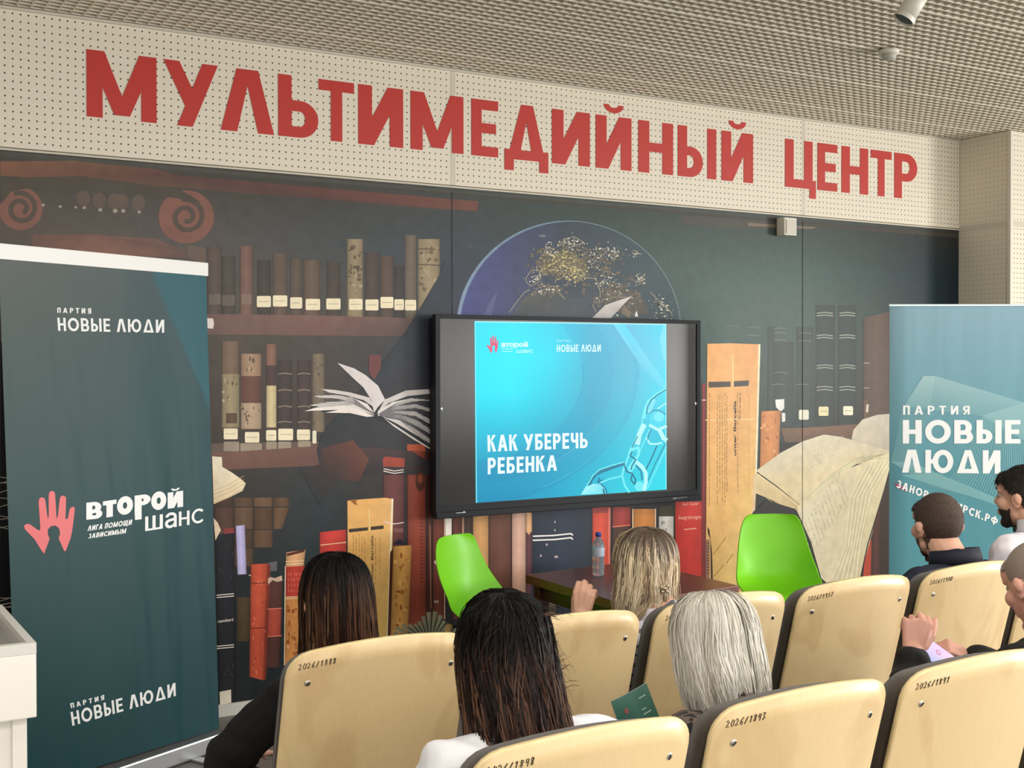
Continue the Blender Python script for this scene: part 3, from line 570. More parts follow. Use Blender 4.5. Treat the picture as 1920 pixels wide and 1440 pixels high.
for x0, x1, c in [(972, 996, (70, 34, 28)), (998, 1044, (104, 50, 40)), (1046, 1052, (190, 150, 130)), (1080, 1120, (92, 46, 40)), (1124, 1134, (160, 120, 96)), (1136, 1170, (58, 42, 38))]:
    d.book([Z6(x0, 340 if x0 > 1000 else 60), Z6(x1, 340 if x0 > 1000 else 60), Z6(x1, 790), Z6(x0, 790)], c, 6, .75)
d.line([Z6(985, 380), Z6(990, 740)], 1.2, (170, 120, 96), 8)
for p in ((1008, 714), (1018, 714)): d.ell(*Z6(*p), 1.6, 3, (210, 190, 170), 9, 7)
d.poly([Z6(1002, 540), Z6(1016, 528), Z6(1024, 540), Z6(1012, 556)], (222, 200, 176), 9)
d.poly([Z6(1052, 352), Z6(1080, 352), Z6(1078, 480), Z6(1054, 480)], (226, 220, 212), 9)
for k in range(17):
    a0 = R(172-k*9.6); a1 = R(172-k*9.6-7); cx, cy = 985, 905; l = 130+20*math.sin(k*.9)
    d.poly([Z6(cx, cy), Z6(cx+l*math.cos(a0)*1.15, cy-l*math.sin(a0)), Z6(cx+l*math.cos(a1)*1.15, cy-l*math.sin(a1))], [(70, 72, 54), (150, 150, 122), (120, 120, 96)], 10)
d.poly([Z6(1120, 780), Z6(1240, 780), Z6(1240, 980), Z6(1120, 980)], (94, 92, 70), 5)
# books below the display
Z1 = lambda x, y: (800+x/2.88, 940+y/2.88)
def b1(x0, x1, y0, y1, c, L=6, e=.75): d.book([Z1(x0, y0), Z1(x1, y0), Z1(x1, y1), Z1(x0, y1)], c, L, e)
b1(190, 240, 40, 600, (52, 40, 38)); b1(244, 328, 40, 640, (188, 142, 92), 7); b1(330, 452, 40, 640, (98, 62, 50), 7); b1(455, 528, 40, 560, (196, 158, 140), 8, .85); b1(530, 562, 60, 165, (206, 160, 118), 8)
d.poly([Z1(530, 160), Z1(560, 160), Z1(545, 180)], (206, 160, 118), 8)
b1(530, 562, 170, 600, (88, 54, 62), 6); b1(562, 886, 30, 700, (38, 48, 64), 6, .85)
b1(452, 480, 520, 600, (70, 44, 36), 7)
for y in (185, 207): d.line([Z1(568, y+2), Z1(680, y-2), Z1(772, y-12), Z1(782, y-4)], 2.6, (232, 228, 226), 8)
for x, y, r in ((610, 292, 2), (693, 298, 4), (686, 110, 1.5), (686, 155, 1.5), (642, 232, 2)): d.ell(*Z1(x, y), r, 2.6, (166, 150, 156), 8, 8)
d.poly([Z1(600, 540), Z1(690, 540), Z1(690, 640), Z1(600, 640)], (104, 94, 72), 7)
b1(888, 982, 30, 372, (196, 74, 56), 7); d.poly([Z1(888, 30), Z1(975, 28), Z1(975, 60), Z1(888, 64)], (150, 62, 58), 8); d.poly([Z1(974, 32), Z1(986, 32), Z1(984, 372), Z1(972, 372)], (206, 110, 96), 8)
b1(888, 982, 372, 620, (120, 50, 40), 6)
b1(996, 1096, 30, 130, (150, 58, 54), 7); b1(996, 1096, 130, 620, (74, 54, 48), 6); d.line([Z1(998, 136), Z1(1090, 128)], 2, (220, 120, 100), 8)
for k in range(18): p = Z1(random.uniform(1002, 1090), random.uniform(160, 320)); d.ell(p[0], p[1], random.uniform(1, 4), random.uniform(1, 3), (96, 76, 64), 7, 7)
b1(1098, 1108, 30, 600, (30, 24, 24), 6); b1(1108, 1228, 40, 600, (190, 124, 66), 7); d.line([Z1(1106, 40), Z1(1106, 200)], 2, (222, 196, 170), 8); d.line([Z1(1228, 40), Z1(1228, 150)], 2, (222, 196, 170), 8)
b1(1245, 1328, 25, 80, (62, 60, 46), 7); b1(1247, 1326, 80, 210, (196, 194, 190), 8, .9); b1(1247, 1326, 210, 500, (120, 90, 70), 7)
d.text('P.', [Z1(1262, 128), Z1(1284, 128), Z1(1284, 105), Z1(1262, 105)], (60, 60, 60), 10); d.text('18', [Z1(1270, 160), Z1(1292, 160), Z1(1292, 142), Z1(1270, 142)], (110, 110, 110), 10)
b1(1335, 1497, 0, 620, (190, 54, 48), 7, .85)
d.text('Auf Geiar', [Z1(1372, 22), Z1(1462, 18), Z1(1462, 2), Z1(1372, 6)], (236, 180, 160), 9); d.text('Ausgrabungen', [Z1(1352, 97), Z1(1474, 92), Z1(1474, 70), Z1(1352, 75)], (236, 180, 160), 9); d.line([Z1(1385, 151), Z1(1448, 145)], 2, (240, 170, 140), 9)
# right side: orange boards, dark volumes and the great open book
Z8 = lambda x, y: (1260+x/2.482, 560+y/2.482)
P8 = lambda L, c, pts: d.poly([Z8(*p) for p in pts], c, L)
d.book([Z8(132, 395), Z8(152, 395), Z8(150, 1310), Z8(132, 1310)], (122, 44, 46), 7, .8); d.line([Z8(134, 472), Z8(150, 472)], 2, (220, 190, 180), 9)
P8(8, [(226, 164, 104), (226, 168, 106), (222, 160, 102), (224, 166, 108), (216, 178, 112), (222, 190, 118), (222, 194, 122), (214, 176, 108)], [(158, 210), (270, 208), (380, 212), (404, 212), (392, 700), (376, 1100), (330, 1420), (150, 1420)])
P8(9, (238, 222, 192), [(396, 212), (405, 212), (388, 830), (380, 830)])
P8(9, (216, 186, 150), [(372, 830), (386, 800), (378, 1000), (366, 1000)])
P8(10, (70, 62, 54), [(163, 387), (266, 385), (267, 410), (164, 414)]); P8(10, (70, 62, 54), [(281, 384), (352, 380), (350, 406), (281, 410)])
d.line([Z8(276, 262), Z8(278, 410)], 1.6, (244, 212, 160), 10); d.line([Z8(150, 565), Z8(390, 560)], 2, (236, 196, 136), 9)
columns(Z8, [(168, 1), (205, 1), (216, 0), (228, 1), (240, 1), (249, 0), (300, 0)], 430, 960, 0, (146, 112, 62), 10, 1.0); columns(Z8, [(310, 1)], 430, 560, 0, (80, 60, 40), 10, 1.3); columns(Z8, [(352, 1)], 430, 900, 0, (190, 150, 90), 10, .8)
d.text('unter Barcelia', [Z8(292, 730), Z8(292, 475), Z8(279, 475), Z8(279, 730)], (72, 52, 32), 11, .03)
for a in [((186, 1190), (244, 1108)), ((246, 1230), (278, 1186)), ((190, 1290), (236, 1236))]: d.line([Z8(*a[0]), Z8(*a[1])], 1.8, (166, 132, 74), 10)
P8(10, (60, 36, 28), [(158, 1060), (168, 1075), (180, 1180), (184, 1310), (174, 1310), (172, 1120), (160, 1090)])
d.book([Z8(150, 1120), Z8(168, 1120), Z8(168, 1310), Z8(150, 1310)], (146, 104, 84), 9, .8)
for k in range(11): d.line([Z8(154, 1135+k*14), Z8(164, 1137+k*14)], 1.6, (70, 36, 28), 10)
d.book([Z8(408, 524), Z8(500, 520), Z8(490, 760), Z8(402, 800)], (200, 132, 78), 7, .82); d.poly([Z8(402, 800), Z8(490, 740), Z8(430, 780), Z8(400, 830)], (196, 130, 78), 7)
for k in range(18): p = Z8(random.uniform(410, 485), random.uniform(540, 740)); d.ell(p[0], p[1], random.uniform(1, 4), random.uniform(1, 6), random.choice([(176, 104, 56), (216, 156, 100)]), 8, 7)
for x0, x1, y0 in ((440, 470, 130), (470, 560, 200), (575, 655, 130), (662, 752, 30), (768, 852, 30)):
    d.book([Z8(x0, y0), Z8(x1, y0), Z8(x1, 590), Z8(x0, 590)], (46, 62, 60) if x0 < 660 else (40, 52, 50), 2, .86)
for x, y in ((275, 128), (372, 135), (372, 172), (495, 140), (495, 160), (495, 195), (612, 162), (612, 198), (500, 345), (490, 400), (600, 400)):
    d.line([Z8(x-28, y), Z8(x, y-3), Z8(x+30, y+1)], 1.6, (88, 98, 92) if y < 130 else (104, 110, 102), 3)
for x0, x1 in ((668, 742), (774, 846)):
    for y in (68, 80, 172, 184, 312, 324, 412, 426): d.line([Z8(x0, y), Z8((x0+x1)/2, y-4), Z8(x1, y+1)], 1.7, (150, 156, 148), 4)
for y in (300, 415): d.line([Z8(886, y), Z8(912, y)], 2, (150, 130, 112), 6)
P8(6, (236, 232, 226), [(474, 470), (516, 467), (516, 510), (500, 526), (478, 505)]); P8(6, (226, 222, 214), [(504, 530), (521, 533), (521, 570), (506, 574)])
label(584, 517, 630, 563, (232, 226, 206), Z8, 6, False); label(676, 502, 722, 545, (226, 216, 172), Z8, 6); label(790, 500, 836, 542, (232, 226, 200), Z8, 6)
d.book([Z8(884, 90), Z8(1012, 60), Z8(1012, 620), Z8(884, 600)], (84, 68, 58), 3, .72); d.book([Z8(884, 470), Z8(912, 470), Z8(912, 600), Z8(884, 600)], (96, 74, 60), 4)
P8(6, (206, 194, 176), [(898, 494), (910, 490), (906, 530), (896, 526)])
P8(3, [(112, 88, 66), (126, 92, 70), (110, 82, 66), (100, 76, 62), (92, 70, 56), (100, 80, 62)], [(500, 604), (660, 598), (880, 582), (850, 640), (760, 666), (520, 668)])
P8(3, (30, 30, 30), [(500, 668), (640, 668), (500, 720), (496, 640)])
P8(3, (52, 40, 34), [(880, 760), (1030, 740), (1030, 1400), (850, 1400)]); P8(5, (170, 66, 46), [(896, 1150), (922, 1120), (918, 1330), (880, 1330)])
d.book([Z8(925, 800), Z8(968, 790), Z8(960, 1330), Z8(924, 1330)], (74, 46, 38), 5, .7)
P8(6, [(196, 186, 166), (206, 196, 174), (204, 196, 178), (196, 188, 172), (188, 180, 166), (176, 166, 150), (190, 178, 156)], [(826, 665), (838, 610), (880, 562), (950, 540), (1030, 534), (1030, 720), (900, 700)])
P8(7, [(226, 212, 176), (214, 200, 166), (220, 208, 172), (206, 194, 160), (200, 188, 150), (214, 202, 166)], [(570, 975), (740, 820), (1028, 706), (960, 960), (860, 1330), (640, 1130)])
P8(8, [(208, 196, 166), (216, 206, 182), (222, 212, 188), (220, 210, 186), (206, 196, 172), (196, 184, 158), (214, 198, 164), (222, 206, 168), (220, 204, 166), (214, 196, 156)], [(384, 800), (500, 716), (600, 664), (700, 632), (780, 642), (1020, 712), (850, 740), (720, 830), (590, 958), (480, 870)])
P8(9, [(228, 208, 164), (222, 200, 156), (214, 190, 146), (220, 198, 156), (214, 192, 150)], [(382, 806), (480, 876), (590, 960), (566, 984), (378, 902)])
for k in range(7): d.line([Z8(380+k, 818+k*12), Z8(480, 890+k*12), Z8(574+k, 966+k*3)], .9, (190, 166, 120), 10)
for k in range(10):
    t = k/9; d.line([Z8(590-t*12, 960+t*10), Z8(720-t*6, 832+t*22), Z8(850, 742+t*26), Z8(950, 716+t*34), Z8(1028, 716+t*32)], 1.0, (236, 224, 188) if k % 2 else (188, 174, 138), 10)
P8(9, [(222, 212, 184), (216, 206, 176), (208, 196, 166), (206, 194, 160), (214, 204, 174), (212, 200, 168), (222, 212, 184)], [(580, 985), (700, 890), (850, 812), (800, 1000), (736, 1290), (690, 1290), (640, 1130)])
P8(8, [(216, 206, 176), (214, 204, 172), (208, 196, 162), (206, 194, 160), (212, 200, 168), (216, 204, 172), (220, 208, 178)], [(620, 1040), (720, 960), (884, 1060), (866, 1336), (735, 1338), (688, 1300), (640, 1130)])
for k in range(12):
    t = k/11; d.line([Z8(1020-t*120, 745+t*30), Z8(930-t*110, 900+t*30), Z8(880-t*80, 1100+t*60), Z8(858-t*120, 1320-t*20)], 1.0, (238, 230, 200) if k % 2 else (194, 182, 148), 10)
d.line([Z8(1012, 790), Z8(960, 960), Z8(905, 1140), Z8(866, 1320)], 2.2, (44, 38, 38), 10)
for r_ in range(15):
    for k in range(7):
        if random.random() < .75:
            x = 560+r_*16+k*17; y = 780-r_*8+k*3-r_*.2
            if 560+r_*16 < x < 900: d.line([Z8(x-20, y-30+k*2), Z8(x-20+random.uniform(6, 14), y-32+k*2)], .7, (176, 166, 144), 11)
for r_ in range(13):
    for k in range(9):
        if random.random() < .75:
            x = 600+r_*14+k*5; y = 1060+k*15-r_*18-r_*3
            d.line([Z8(x, y), Z8(x+4, y+random.uniform(8, 13))], .8, (160, 148, 126), 11)
P8(11, (36, 36, 38), [(345, 1040), (372, 990), (432, 938), (568, 978), (560, 1006), (400, 1012), (352, 1120)])
# far left behind the banner
d.poly([(0, 640), (16, 640), (22, 1150), (0, 1150)], (24, 24, 28), 5)
for k in range(16): y = random.choice([random.uniform(880, 1000), random.uniform(1120, 1150)]); d.line([(0, y), (20, y+random.uniform(-8, 8))], 1.4, (170, 164, 150), 6)
printm = mat('mural print', None, .40, var=.09, vscale=16, bump=.03, bscale=160, spec=.32, attr=True)
mural = tag(d.build('mural', printm), 'printed wall mural of old books on shelves, a globe and flying open books', 'mural')
gapm = mat('mural joint', (66, 70, 70), .6)
for a in (XJ1, XJ2): obj('joint_strip', bx((a+.012, -.0105-.0037, ZB/2), (.0024, .002, ZB-.06)), gapm, mural)
# ------------------------------------------------------------------ wall display
TY = -.115
tl, tr, br, bl = aty(814, 590, TY), aty(1311, 600, TY), aty(1314, 938, TY), aty(818, 972, TY)
tx0 = (tl[0]+bl[0])/2; tx1 = (tr[0]+br[0])/2; tz1 = (tl[2]+tr[2])/2; tz0 = (br[2]+bl[2])/2
a_, b_ = aty(824.5, 600.5, TY), aty(1305.5, 917.5, TY); sx0, sx1 = a_[0], b_[0]; sz1 = tz1-.022; sz0 = (aty(826, 951, TY)[2]+b_[2])/2
tv = thing('interactive_display', 'large black interactive display showing a turquoise slide on the mural wall', 'display', ((tx0+tx1)/2, TY, (tz0+tz1)/2))
O = np.array(tv.location)
dark = mat('display plastic', (30, 34, 40), .5, spec=.3)
obj('housing', bx(((tx0+tx1)/2-O[0], .052, 0), (tx1-tx0-.02, .072, tz1-tz0-.03)), mat('display rear', (26, 28, 32), .6), tv, bevel=.01)
bm = bmesh.new()
def lbox(bm, x0, x1, z0, z1, y0, y1): return box(bm, ((x0+x1)/2-O[0], (y0+y1)/2, (z0+z1)/2-O[2]), (x1-x0, y1-y0, z1-z0))
lbox(bm, tx0, sx0, tz0, tz1, -.006, .03); lbox(bm, sx1, tx1, tz0, tz1, -.006, .03); lbox(bm, sx0, sx1, sz1, tz1, -.006, .03); lbox(bm, sx0, sx1, sz0-.03, sz0, -.006, .03)
obj('bezel', bm, dark, tv, bevel=.002)
bm = bmesh.new(); lbox(bm, tx0+.001, tx1-.001, tz0, sz0-.03, -.012, .03); obj('lower_frame', bm, dark, tv, bevel=.004)
glass = mat('display glass', (8, 11, 17), .20, spec=.5, coat=.3); glass.node_tree.nodes['Principled BSDF'].inputs['Coat Roughness'].default_value = .2; glass.node_tree.nodes['Principled BSDF'].inputs['Coat IOR'].default_value = 1.5
bm = bmesh.new(); lbox(bm, sx0-.004, sx1+.004, sz0-.004, sz1+.004, 0, .01); obj('screen', bm, glass, tv)
for x in (sx0+.008, sx1-.008):
    bm = bmesh.new(); bmesh.ops.create_uvsphere(bm, u_segments=12, v_segments=8, radius=.008, matrix=Matrix.Translation((x-O[0], -.002, (sz0+sz1)/2+.02-O[2])) @ Matrix.Diagonal((1, .5, 1.5, 1))); obj('touch_sensor', bm, mat('sensor', (190, 196, 200), .2, .6), tv, smooth=True)
p = Print(lambda u, v, L: aty(u, v, TY-.0125-.0002*L)-O)
p.line([(856, 962), (866, 961)], 1.4, (190, 195, 200)); p.poly([(866, 962), (870, 958), (874, 961)], (210, 214, 216)); p.build('frame_mark', mat('frame marks', None, .5, attr=True), tv); p = Print(p.fn); p.line([(1262, 935), (1288, 932)], 1.2, (120, 126, 132)); p.line([(1262, 935), (1268, 934)], 2, (150, 156, 162))
p.build('frame_mark', mat('frame marks', None, .5, attr=True), tv)
# slide
Q = lambda a, b: (np.array((889.5, 602.))*(1-a)+np.array((1249.3, 607.4))*a)*(1-b)+(np.array((892.3, 943.))*(1-a)+np.array((1249.9, 918.))*a)*b
s = Print(lambda u, v, L: aty(u, v, TY-.0006-.00018*L)-O)
sl = Print(lambda a, b, L: aty(*Q(a, b), TY-.0006-.00018*L)-O)
sl.grid([0, .2, .4, .6, .8, 1], [0, .2, .4, .6, .8, 1], [
 [(40, 226, 244), (36, 232, 248), (40, 214, 238), (70, 190, 220), (96, 190, 224), (60, 214, 240)],
 [(14, 232, 252), (8, 238, 252), (24, 222, 244), (60, 186, 216), (84, 186, 214), (90, 212, 240)],
 [(6, 230, 250), (4, 232, 250), (26, 206, 232), (58, 180, 210), (74, 190, 216), (50, 214, 238)],
 [(10, 196, 226), (16, 196, 224), (30, 182, 212), (44, 176, 206), (50, 192, 218), (30, 206, 230)],
 [(24, 164, 200), (22, 160, 196), (24, 164, 200), (22, 176, 208), (24, 196, 222), (18, 210, 232)],
 [(8, 148, 190), (10, 152, 192), (10, 164, 202), (14, 184, 214), (18, 206, 226), (16, 218, 236)]], 0, 18)
for i_ in range(len(sl.C)):
    b__, a__ = divmod(i_, 91); a__ /= 90; b__ /= 90; r_ = math.hypot((a__-.02)/.88, (b__-.30)/.75) if b__ > -1 else 0
    k_ = 1.0 if r_ < .62 else .90 if r_ < .80 else .96 if r_ < .93 else .88 if r_ < .95 else 1.03
    c__ = sl.C[i_]; sl.C[i_] = (c__[0]*k_, c__[1]*k_, c__[2]*(.5+.5*k_), 1)
# concentric bands
for i, (r0, r1, col) in enumerate([(.62, .80, (58, 176, 206)), (.80, .93, (90, 188, 214)), (.93, 1.12, (66, 196, 222)), (1.3, 1.45, (62, 220, 240))]):
    for e, cc in ((r0, tuple(max(0, c-9) for c in col)),):
        pts = []
        for k in range(31):
            a = R(-8+74*k/30); x = .02+e*.88*math.cos(a); y = .30+e*.75*math.sin(a)
            if 0 <= x <= 1 and 0 <= y <= .995: pts.append((x, y))
        if len(pts) > 1: sl.line(pts, .004, cc, 1)
sl.poly([(.72, 0), (.78, 0), (.9, .2), (1, .36), (1, .42), (.86, .24)], [(110, 220, 246), (80, 216, 244), (110, 214, 240), (90, 222, 244), (80, 218, 240), (100, 206, 232)], 1)
sl.poly([(.985, .0), (1, 0), (1, .2), (.985, .22), (.965, .1)], (120, 222, 246), 1)
sl.poly([(0, 0), (1, 0), (1, .006), (0, .006)], (170, 250, 255), 3); sl.poly([(0, 0), (.006, 0), (.006, 1), (0, 1)], (120, 240, 250), 3); sl.poly([(.994, 0), (1, 0), (1, 1), (.994, 1)], (120, 240, 250), 3)
# glass chain, lower right corner
ZK = lambda x, y: (1060+x/5.76, 700+y/5.76)
CL, CW, CDk = (110, 236, 244), (180, 250, 252), (12, 108, 140)
kl = lambda pts, wd, c, L=3: s.line([ZK(*q) for q in pts], wd/5.76*4.4, c, L)
kl([(1090, 175), (1000, 230), (930, 285), (890, 350), (875, 440)], 2.2, CDk, 4); kl([(1090, 165), (990, 215), (900, 290), (850, 400), (825, 530)], 3.5, CL)
kl([(900, 300), (870, 370), (850, 480)], 8, CL); kl([(960, 290), (910, 400), (930, 450)], 9, (120, 226, 240)); kl([(1090, 320), (1000, 380)], 3, CW)
s.ell(*ZK(990, 490), 15, 17, (60, 214, 238), 4, 24); s.ell(*ZK(1010, 470), 10, 9, (110, 232, 246), 5, 20)
kl([(905, 440), (950, 400), (1020, 400), (1080, 440)], 2, CDk, 5); kl([(910, 560), (1000, 610), (1090, 570)], 7, CW, 5); kl([(1020, 620), (1060, 700), (1090, 720)], 10, CW, 5)
s.ell(*ZK(980, 660), 17, 15, (20, 196, 222), 3, 22); kl([(880, 700), (910, 760), (980, 765), (1040, 750)], 4, CW, 5); kl([(930, 610), (900, 660), (890, 720)], 2, CDk, 5)
kl([(830, 540), (790, 640), (740, 760), (700, 830), (680, 900), (640, 1000), (615, 1100), (640, 1210), (690, 1285)], 5, CL, 4)
kl([(850, 560), (800, 660), (780, 760)], 12, CW, 4); kl([(780, 680), (720, 800)], 2.4, CDk, 5)
kl([(910, 600), (830, 780), (770, 940)], 3, CL, 4); kl([(1080, 760), (980, 960), (880, 1180)], 2, CDk, 4); kl([(990, 780), (930, 920), (865, 1050)], 3, CDk, 4); kl([(1090, 800), (1000, 1000), (885, 1250)], 3, CL, 3)
kl([(700, 830), (790, 800), (790, 880), (740, 950), (690, 1020), (700, 1060), (760, 980)], 7, CL, 5); kl([(720, 850), (700, 890), (760, 930), (720, 1000), (710, 1040)], 3, CDk, 6)
kl([(770, 960), (830, 1010), (870, 1080), (870, 1180), (850, 1260)], 9, CW, 5); kl([(760, 990), (820, 1060), (830, 1150)], 3, CDk, 6); kl([(640, 1000), (660, 1060), (720, 1080), (760, 1150), (750, 1200), (710, 1150), (720, 1100)], 3.4, CDk, 6)
s.ell(*ZK(800, 1220), 9, 9, CL, 4, 16)
kl([(635, 975), (520, 1010), (400, 1055), (330, 1085), (280, 1150), (255, 1200)], 9, (18, 124, 156), 4); kl([(630, 960), (500, 995), (370, 1040), (300, 1100), (240, 1200), (180, 1300)], 3, CL, 5)
kl([(610, 1110), (480, 1140), (380, 1180)], 4, CL, 4); kl([(370, 1130), (350, 1180), (400, 1150)], 3, CDk, 5)
s.poly([ZK(*q) for q in [(165, 1310), (220, 1230), (300, 1195), (380, 1195), (420, 1240), (450, 1300)]], [(150, 240, 246), (170, 246, 250), (190, 250, 252), (120, 226, 240), (150, 236, 246), (90, 220, 236)], 5)
kl([(380, 1190), (430, 1240), (450, 1300)], 3, CDk, 6); kl([(410, 1250), (420, 1300)], 4, CDk, 6)
# logos and title
def hand_logo(pr, fn, col, L):
    pr.poly([fn(x, y) for x, y in HAND], col, L)
hand_logo(s, lambda x, y: (912.7+(x-22)/510*21.5, 628.6+(y-215)/630*34.5), (232, 84, 120), 5)
s.text('второй', [(940.4, 650.3), (990, 649.6), (990, 641.3), (940.4, 641.3)], (214, 250, 252), 5, .045); s.text('шанс', [(968.5, 661.5), (999.5, 661.3), (999.5, 653.5), (968.5, 653.5)], (200, 248, 250), 5, .01)
s.line([(941, 654), (962, 654)], 1.3, (180, 244, 250), 5); s.line([(941, 659), (961, 659)], 1.3, (180, 244, 250), 5)
s.glyphs('НОВЫЕ ЛЮΔИ', [(1044, 660), (1126.5, 659.3), (1126.5, 646), (1044, 646.5)], (220, 252, 252), .19, 5)
s.glyphs('ПАРТИЯ', [(1044, 641), (1069, 641), (1069, 637.4), (1044, 637.4)], (170, 240, 248), .2, 5, .3)
s.glyphs('КАК УБЕРЕЧЬ', [(914.6, 847), (1102, 839.8), (1102, 811), (913.8, 816)], (236, 253, 253), .21, 5, .14)
s.glyphs('РЕБЕНКА', [(914.6, 889.5), (1044.5, 882.4), (1044.5, 853.4), (914.6, 858.5)], (236, 253, 253), .21, 5, .14)
n = len(s.V); sl.V += s.V; sl.C += s.C; sl.Fc += [tuple(i+len(sl.V)-n for i in f) for f in s.Fc]
sl.build('screen_image', mat('lit slide', None, .3, emit=1.0, attr=True, spec=.3), tv)
obj('wall_bracket', bx((0, .088, -.02), (.7, .018, .4)), mat('bracket', (30, 30, 32), .6), tv)
bm = bmesh.new()
for k in range(3): tube(bm, [(-.42+.02*k, .07, -.5), (-.44+.01*k, .085, -.62), (-.43, .09, -.7)], .004, 6)

# ------------------------------------------------------------------ roll-up banners
def banner(nm, label, TL, TR, BR, BL, draw, top_h, top_m, base_h, fold, dirn):
    t = thing(nm, label, 'banner', tuple((np.array(BL)+np.array(BR))/2*np.array((1, 1, 0))))
    o = np.array(t.location); TL, TR, BR, BL = [np.array(q, float) for q in (TL, TR, BR, BL)]
    nrm = np.cross(TR-TL, BL-TL); nrm /= np.linalg.norm(nrm); nrm = nrm if nrm[1] < 0 else -nrm     # towards the room
    def on(u, v, L):   # the banner's own plane
        dd = ray(u, v); tt = np.dot(TL-C0, nrm)/np.dot(dd, nrm); return C0+tt*dd-o+nrm*(.0008+.0002*L)
    # cloth with soft vertical folds
    W, H = 40, 40; V = []; Fs = []
    for j in range(H+1):
        for i in range(W+1):
            a, b = i/W, j/H; q = (TL*(1-a)+TR*a)*(1-b)+(BL*(1-a)+BR*a)*b
            V.append(tuple(q-o+nrm*0.0))
    for j in range(H):
        for i in range(W): k = j*(W+1)+i; Fs.append((k, k+W+1, k+W+2, k+1))
    me = bpy.data.meshes.new('banner_cloth'); me.from_pydata(V, [], Fs); ca = me.color_attributes.new('Col', 'FLOAT_COLOR', 'POINT')
    cols = []
    for j in range(H+1):
        for i in range(W+1): cols.append(lin(draw['bg'](i/W, j/H)))
    ca.data.foreach_set('color', np.array(cols, dtype=np.float32).ravel())
    cm = mat(nm+label[:6]+' vinyl', None, .46, attr=True, spec=.18 if fold > .3 else .35)
    if fold and 'fold' not in cm:
        cm['fold'] = 1; nt = cm.node_tree; N = nt.nodes; L_ = nt.links
        tc = N.new('ShaderNodeTexCoord'); mp = N.new('ShaderNodeMapping'); mp.inputs['Scale'].default_value = (3.2, 3.2, .5); nz = N.new('ShaderNodeTexNoise'); nz.inputs['Scale'].default_value = 1.6; nz.inputs['Detail'].default_value = 2
        bp = N.new('ShaderNodeBump'); bp.inputs['Strength'].default_value = fold; bp.inputs['Distance'].default_value = .06
        L_.new(tc.outputs['Object'], mp.inputs[0]); L_.new(mp.outputs[0], nz.inputs['Vector']); L_.new(nz.outputs['Fac'], bp.inputs['Height']); L_.new(bp.outputs[0], N['Principled BSDF'].inputs['Normal'])
    link('banner_cloth', me, cm, t, True)
    pm_ = mat(nm+' print', None, .4, attr=True)
    for nm_, fn_ in draw['art']:
        pr = Print(on); pr.L = 2; fn_(pr); pr.build(nm_, pm_, t)
    ex = (TR-TL)/np.linalg.norm(TR-TL); rz = math.atan2(ex[1], ex[0]); c = (TL+TR)/2-o; w_ = np.linalg.norm(TR-TL)
    obj('top_rail', bx(tuple(c+np.array((0, 0, top_h*.1))+nrm*.002), (w_+.012, .016, top_h), Euler((0, 0, rz))), top_m, t, bevel=.002)
    ex = (BR-BL)/np.linalg.norm(BR-BL); rz = math.atan2(ex[1], ex[0]); c = (BL+BR)/2-o; w_ = np.linalg.norm(BR-BL)
    obj('base', bx((c[0], c[1], base_h/2+.006), (w_+.03, .1, base_h), Euler((0, 0, rz))), mat('brushed aluminium', (176, 178, 180), .35, .7), t, bevel=.008)
    for sgn in (-1, 1):
        q = c+ex*sgn*w_*.32; obj('foot', bx((q[0], q[1]-.0, .006), (.05, .3, .01), Euler((0, 0, rz))), mat('brushed aluminium', None), t, bevel=.003)
    bm = bmesh.new(); m1 = (TL+TR)/2-o-nrm*.02; m0 = (BL+BR)/2-o-nrm*.02; tube(bm, [tuple(m0), tuple(m1)], .008, 8); obj('pole', bm, mat('brushed aluminium', None), t, smooth=True)
    return t
# left
zt = 2.155
TLl, TRl = atz(-3, 474, zt), atz(386, 508, zt)
BRl = atz(411, 1366, .085)
nb = np.cross(TRl-TLl, BRl-TRl); dd_ = ray(34, 1484); BLl = C0+np.dot(TLl-C0, nb)/np.dot(dd_, nb)*dd_
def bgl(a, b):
    base = np.array([112, 122, 122])*(1-b)**1.2+np.array([26, 74, 80])*(1-(1-b)**1.2)  # grey haze of reflected light put into the colour towards the top
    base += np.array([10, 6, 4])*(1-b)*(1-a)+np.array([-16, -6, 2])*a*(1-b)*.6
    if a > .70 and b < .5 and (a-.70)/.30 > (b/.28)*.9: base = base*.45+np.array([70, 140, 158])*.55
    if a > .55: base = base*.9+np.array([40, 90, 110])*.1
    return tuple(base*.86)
wh = (240, 242, 242)
def al0(p): p.glyphs('ПАРТИЯ', [(107, 586.5), (170.6, 588.5), (170.6, 578), (107, 577)], wh, .22, None, .42)
def al1(p): p.glyphs('НОВЫЕ ЛЮΔИ', [(108.7, 620.5), (307.5, 624), (307.5, 599.5), (107, 595.7)], wh, .19)
def al7(p): p.glyphs('ПАРТИЯ', [(133, 1328), (195, 1312), (195, 1302.8), (131, 1319)], wh, .22, None, .42)
def al2(p): p.glyphs('НОВЫЕ ЛЮΔИ', [(135.4, 1361), (329.4, 1304.6), (328.6, 1280), (131.8, 1335.3)], wh, .19)
def al3(p): hand_logo(p, lambda x, y: (40+x/5.333+.2, 880+y/5.333), (224, 92, 96), 1)
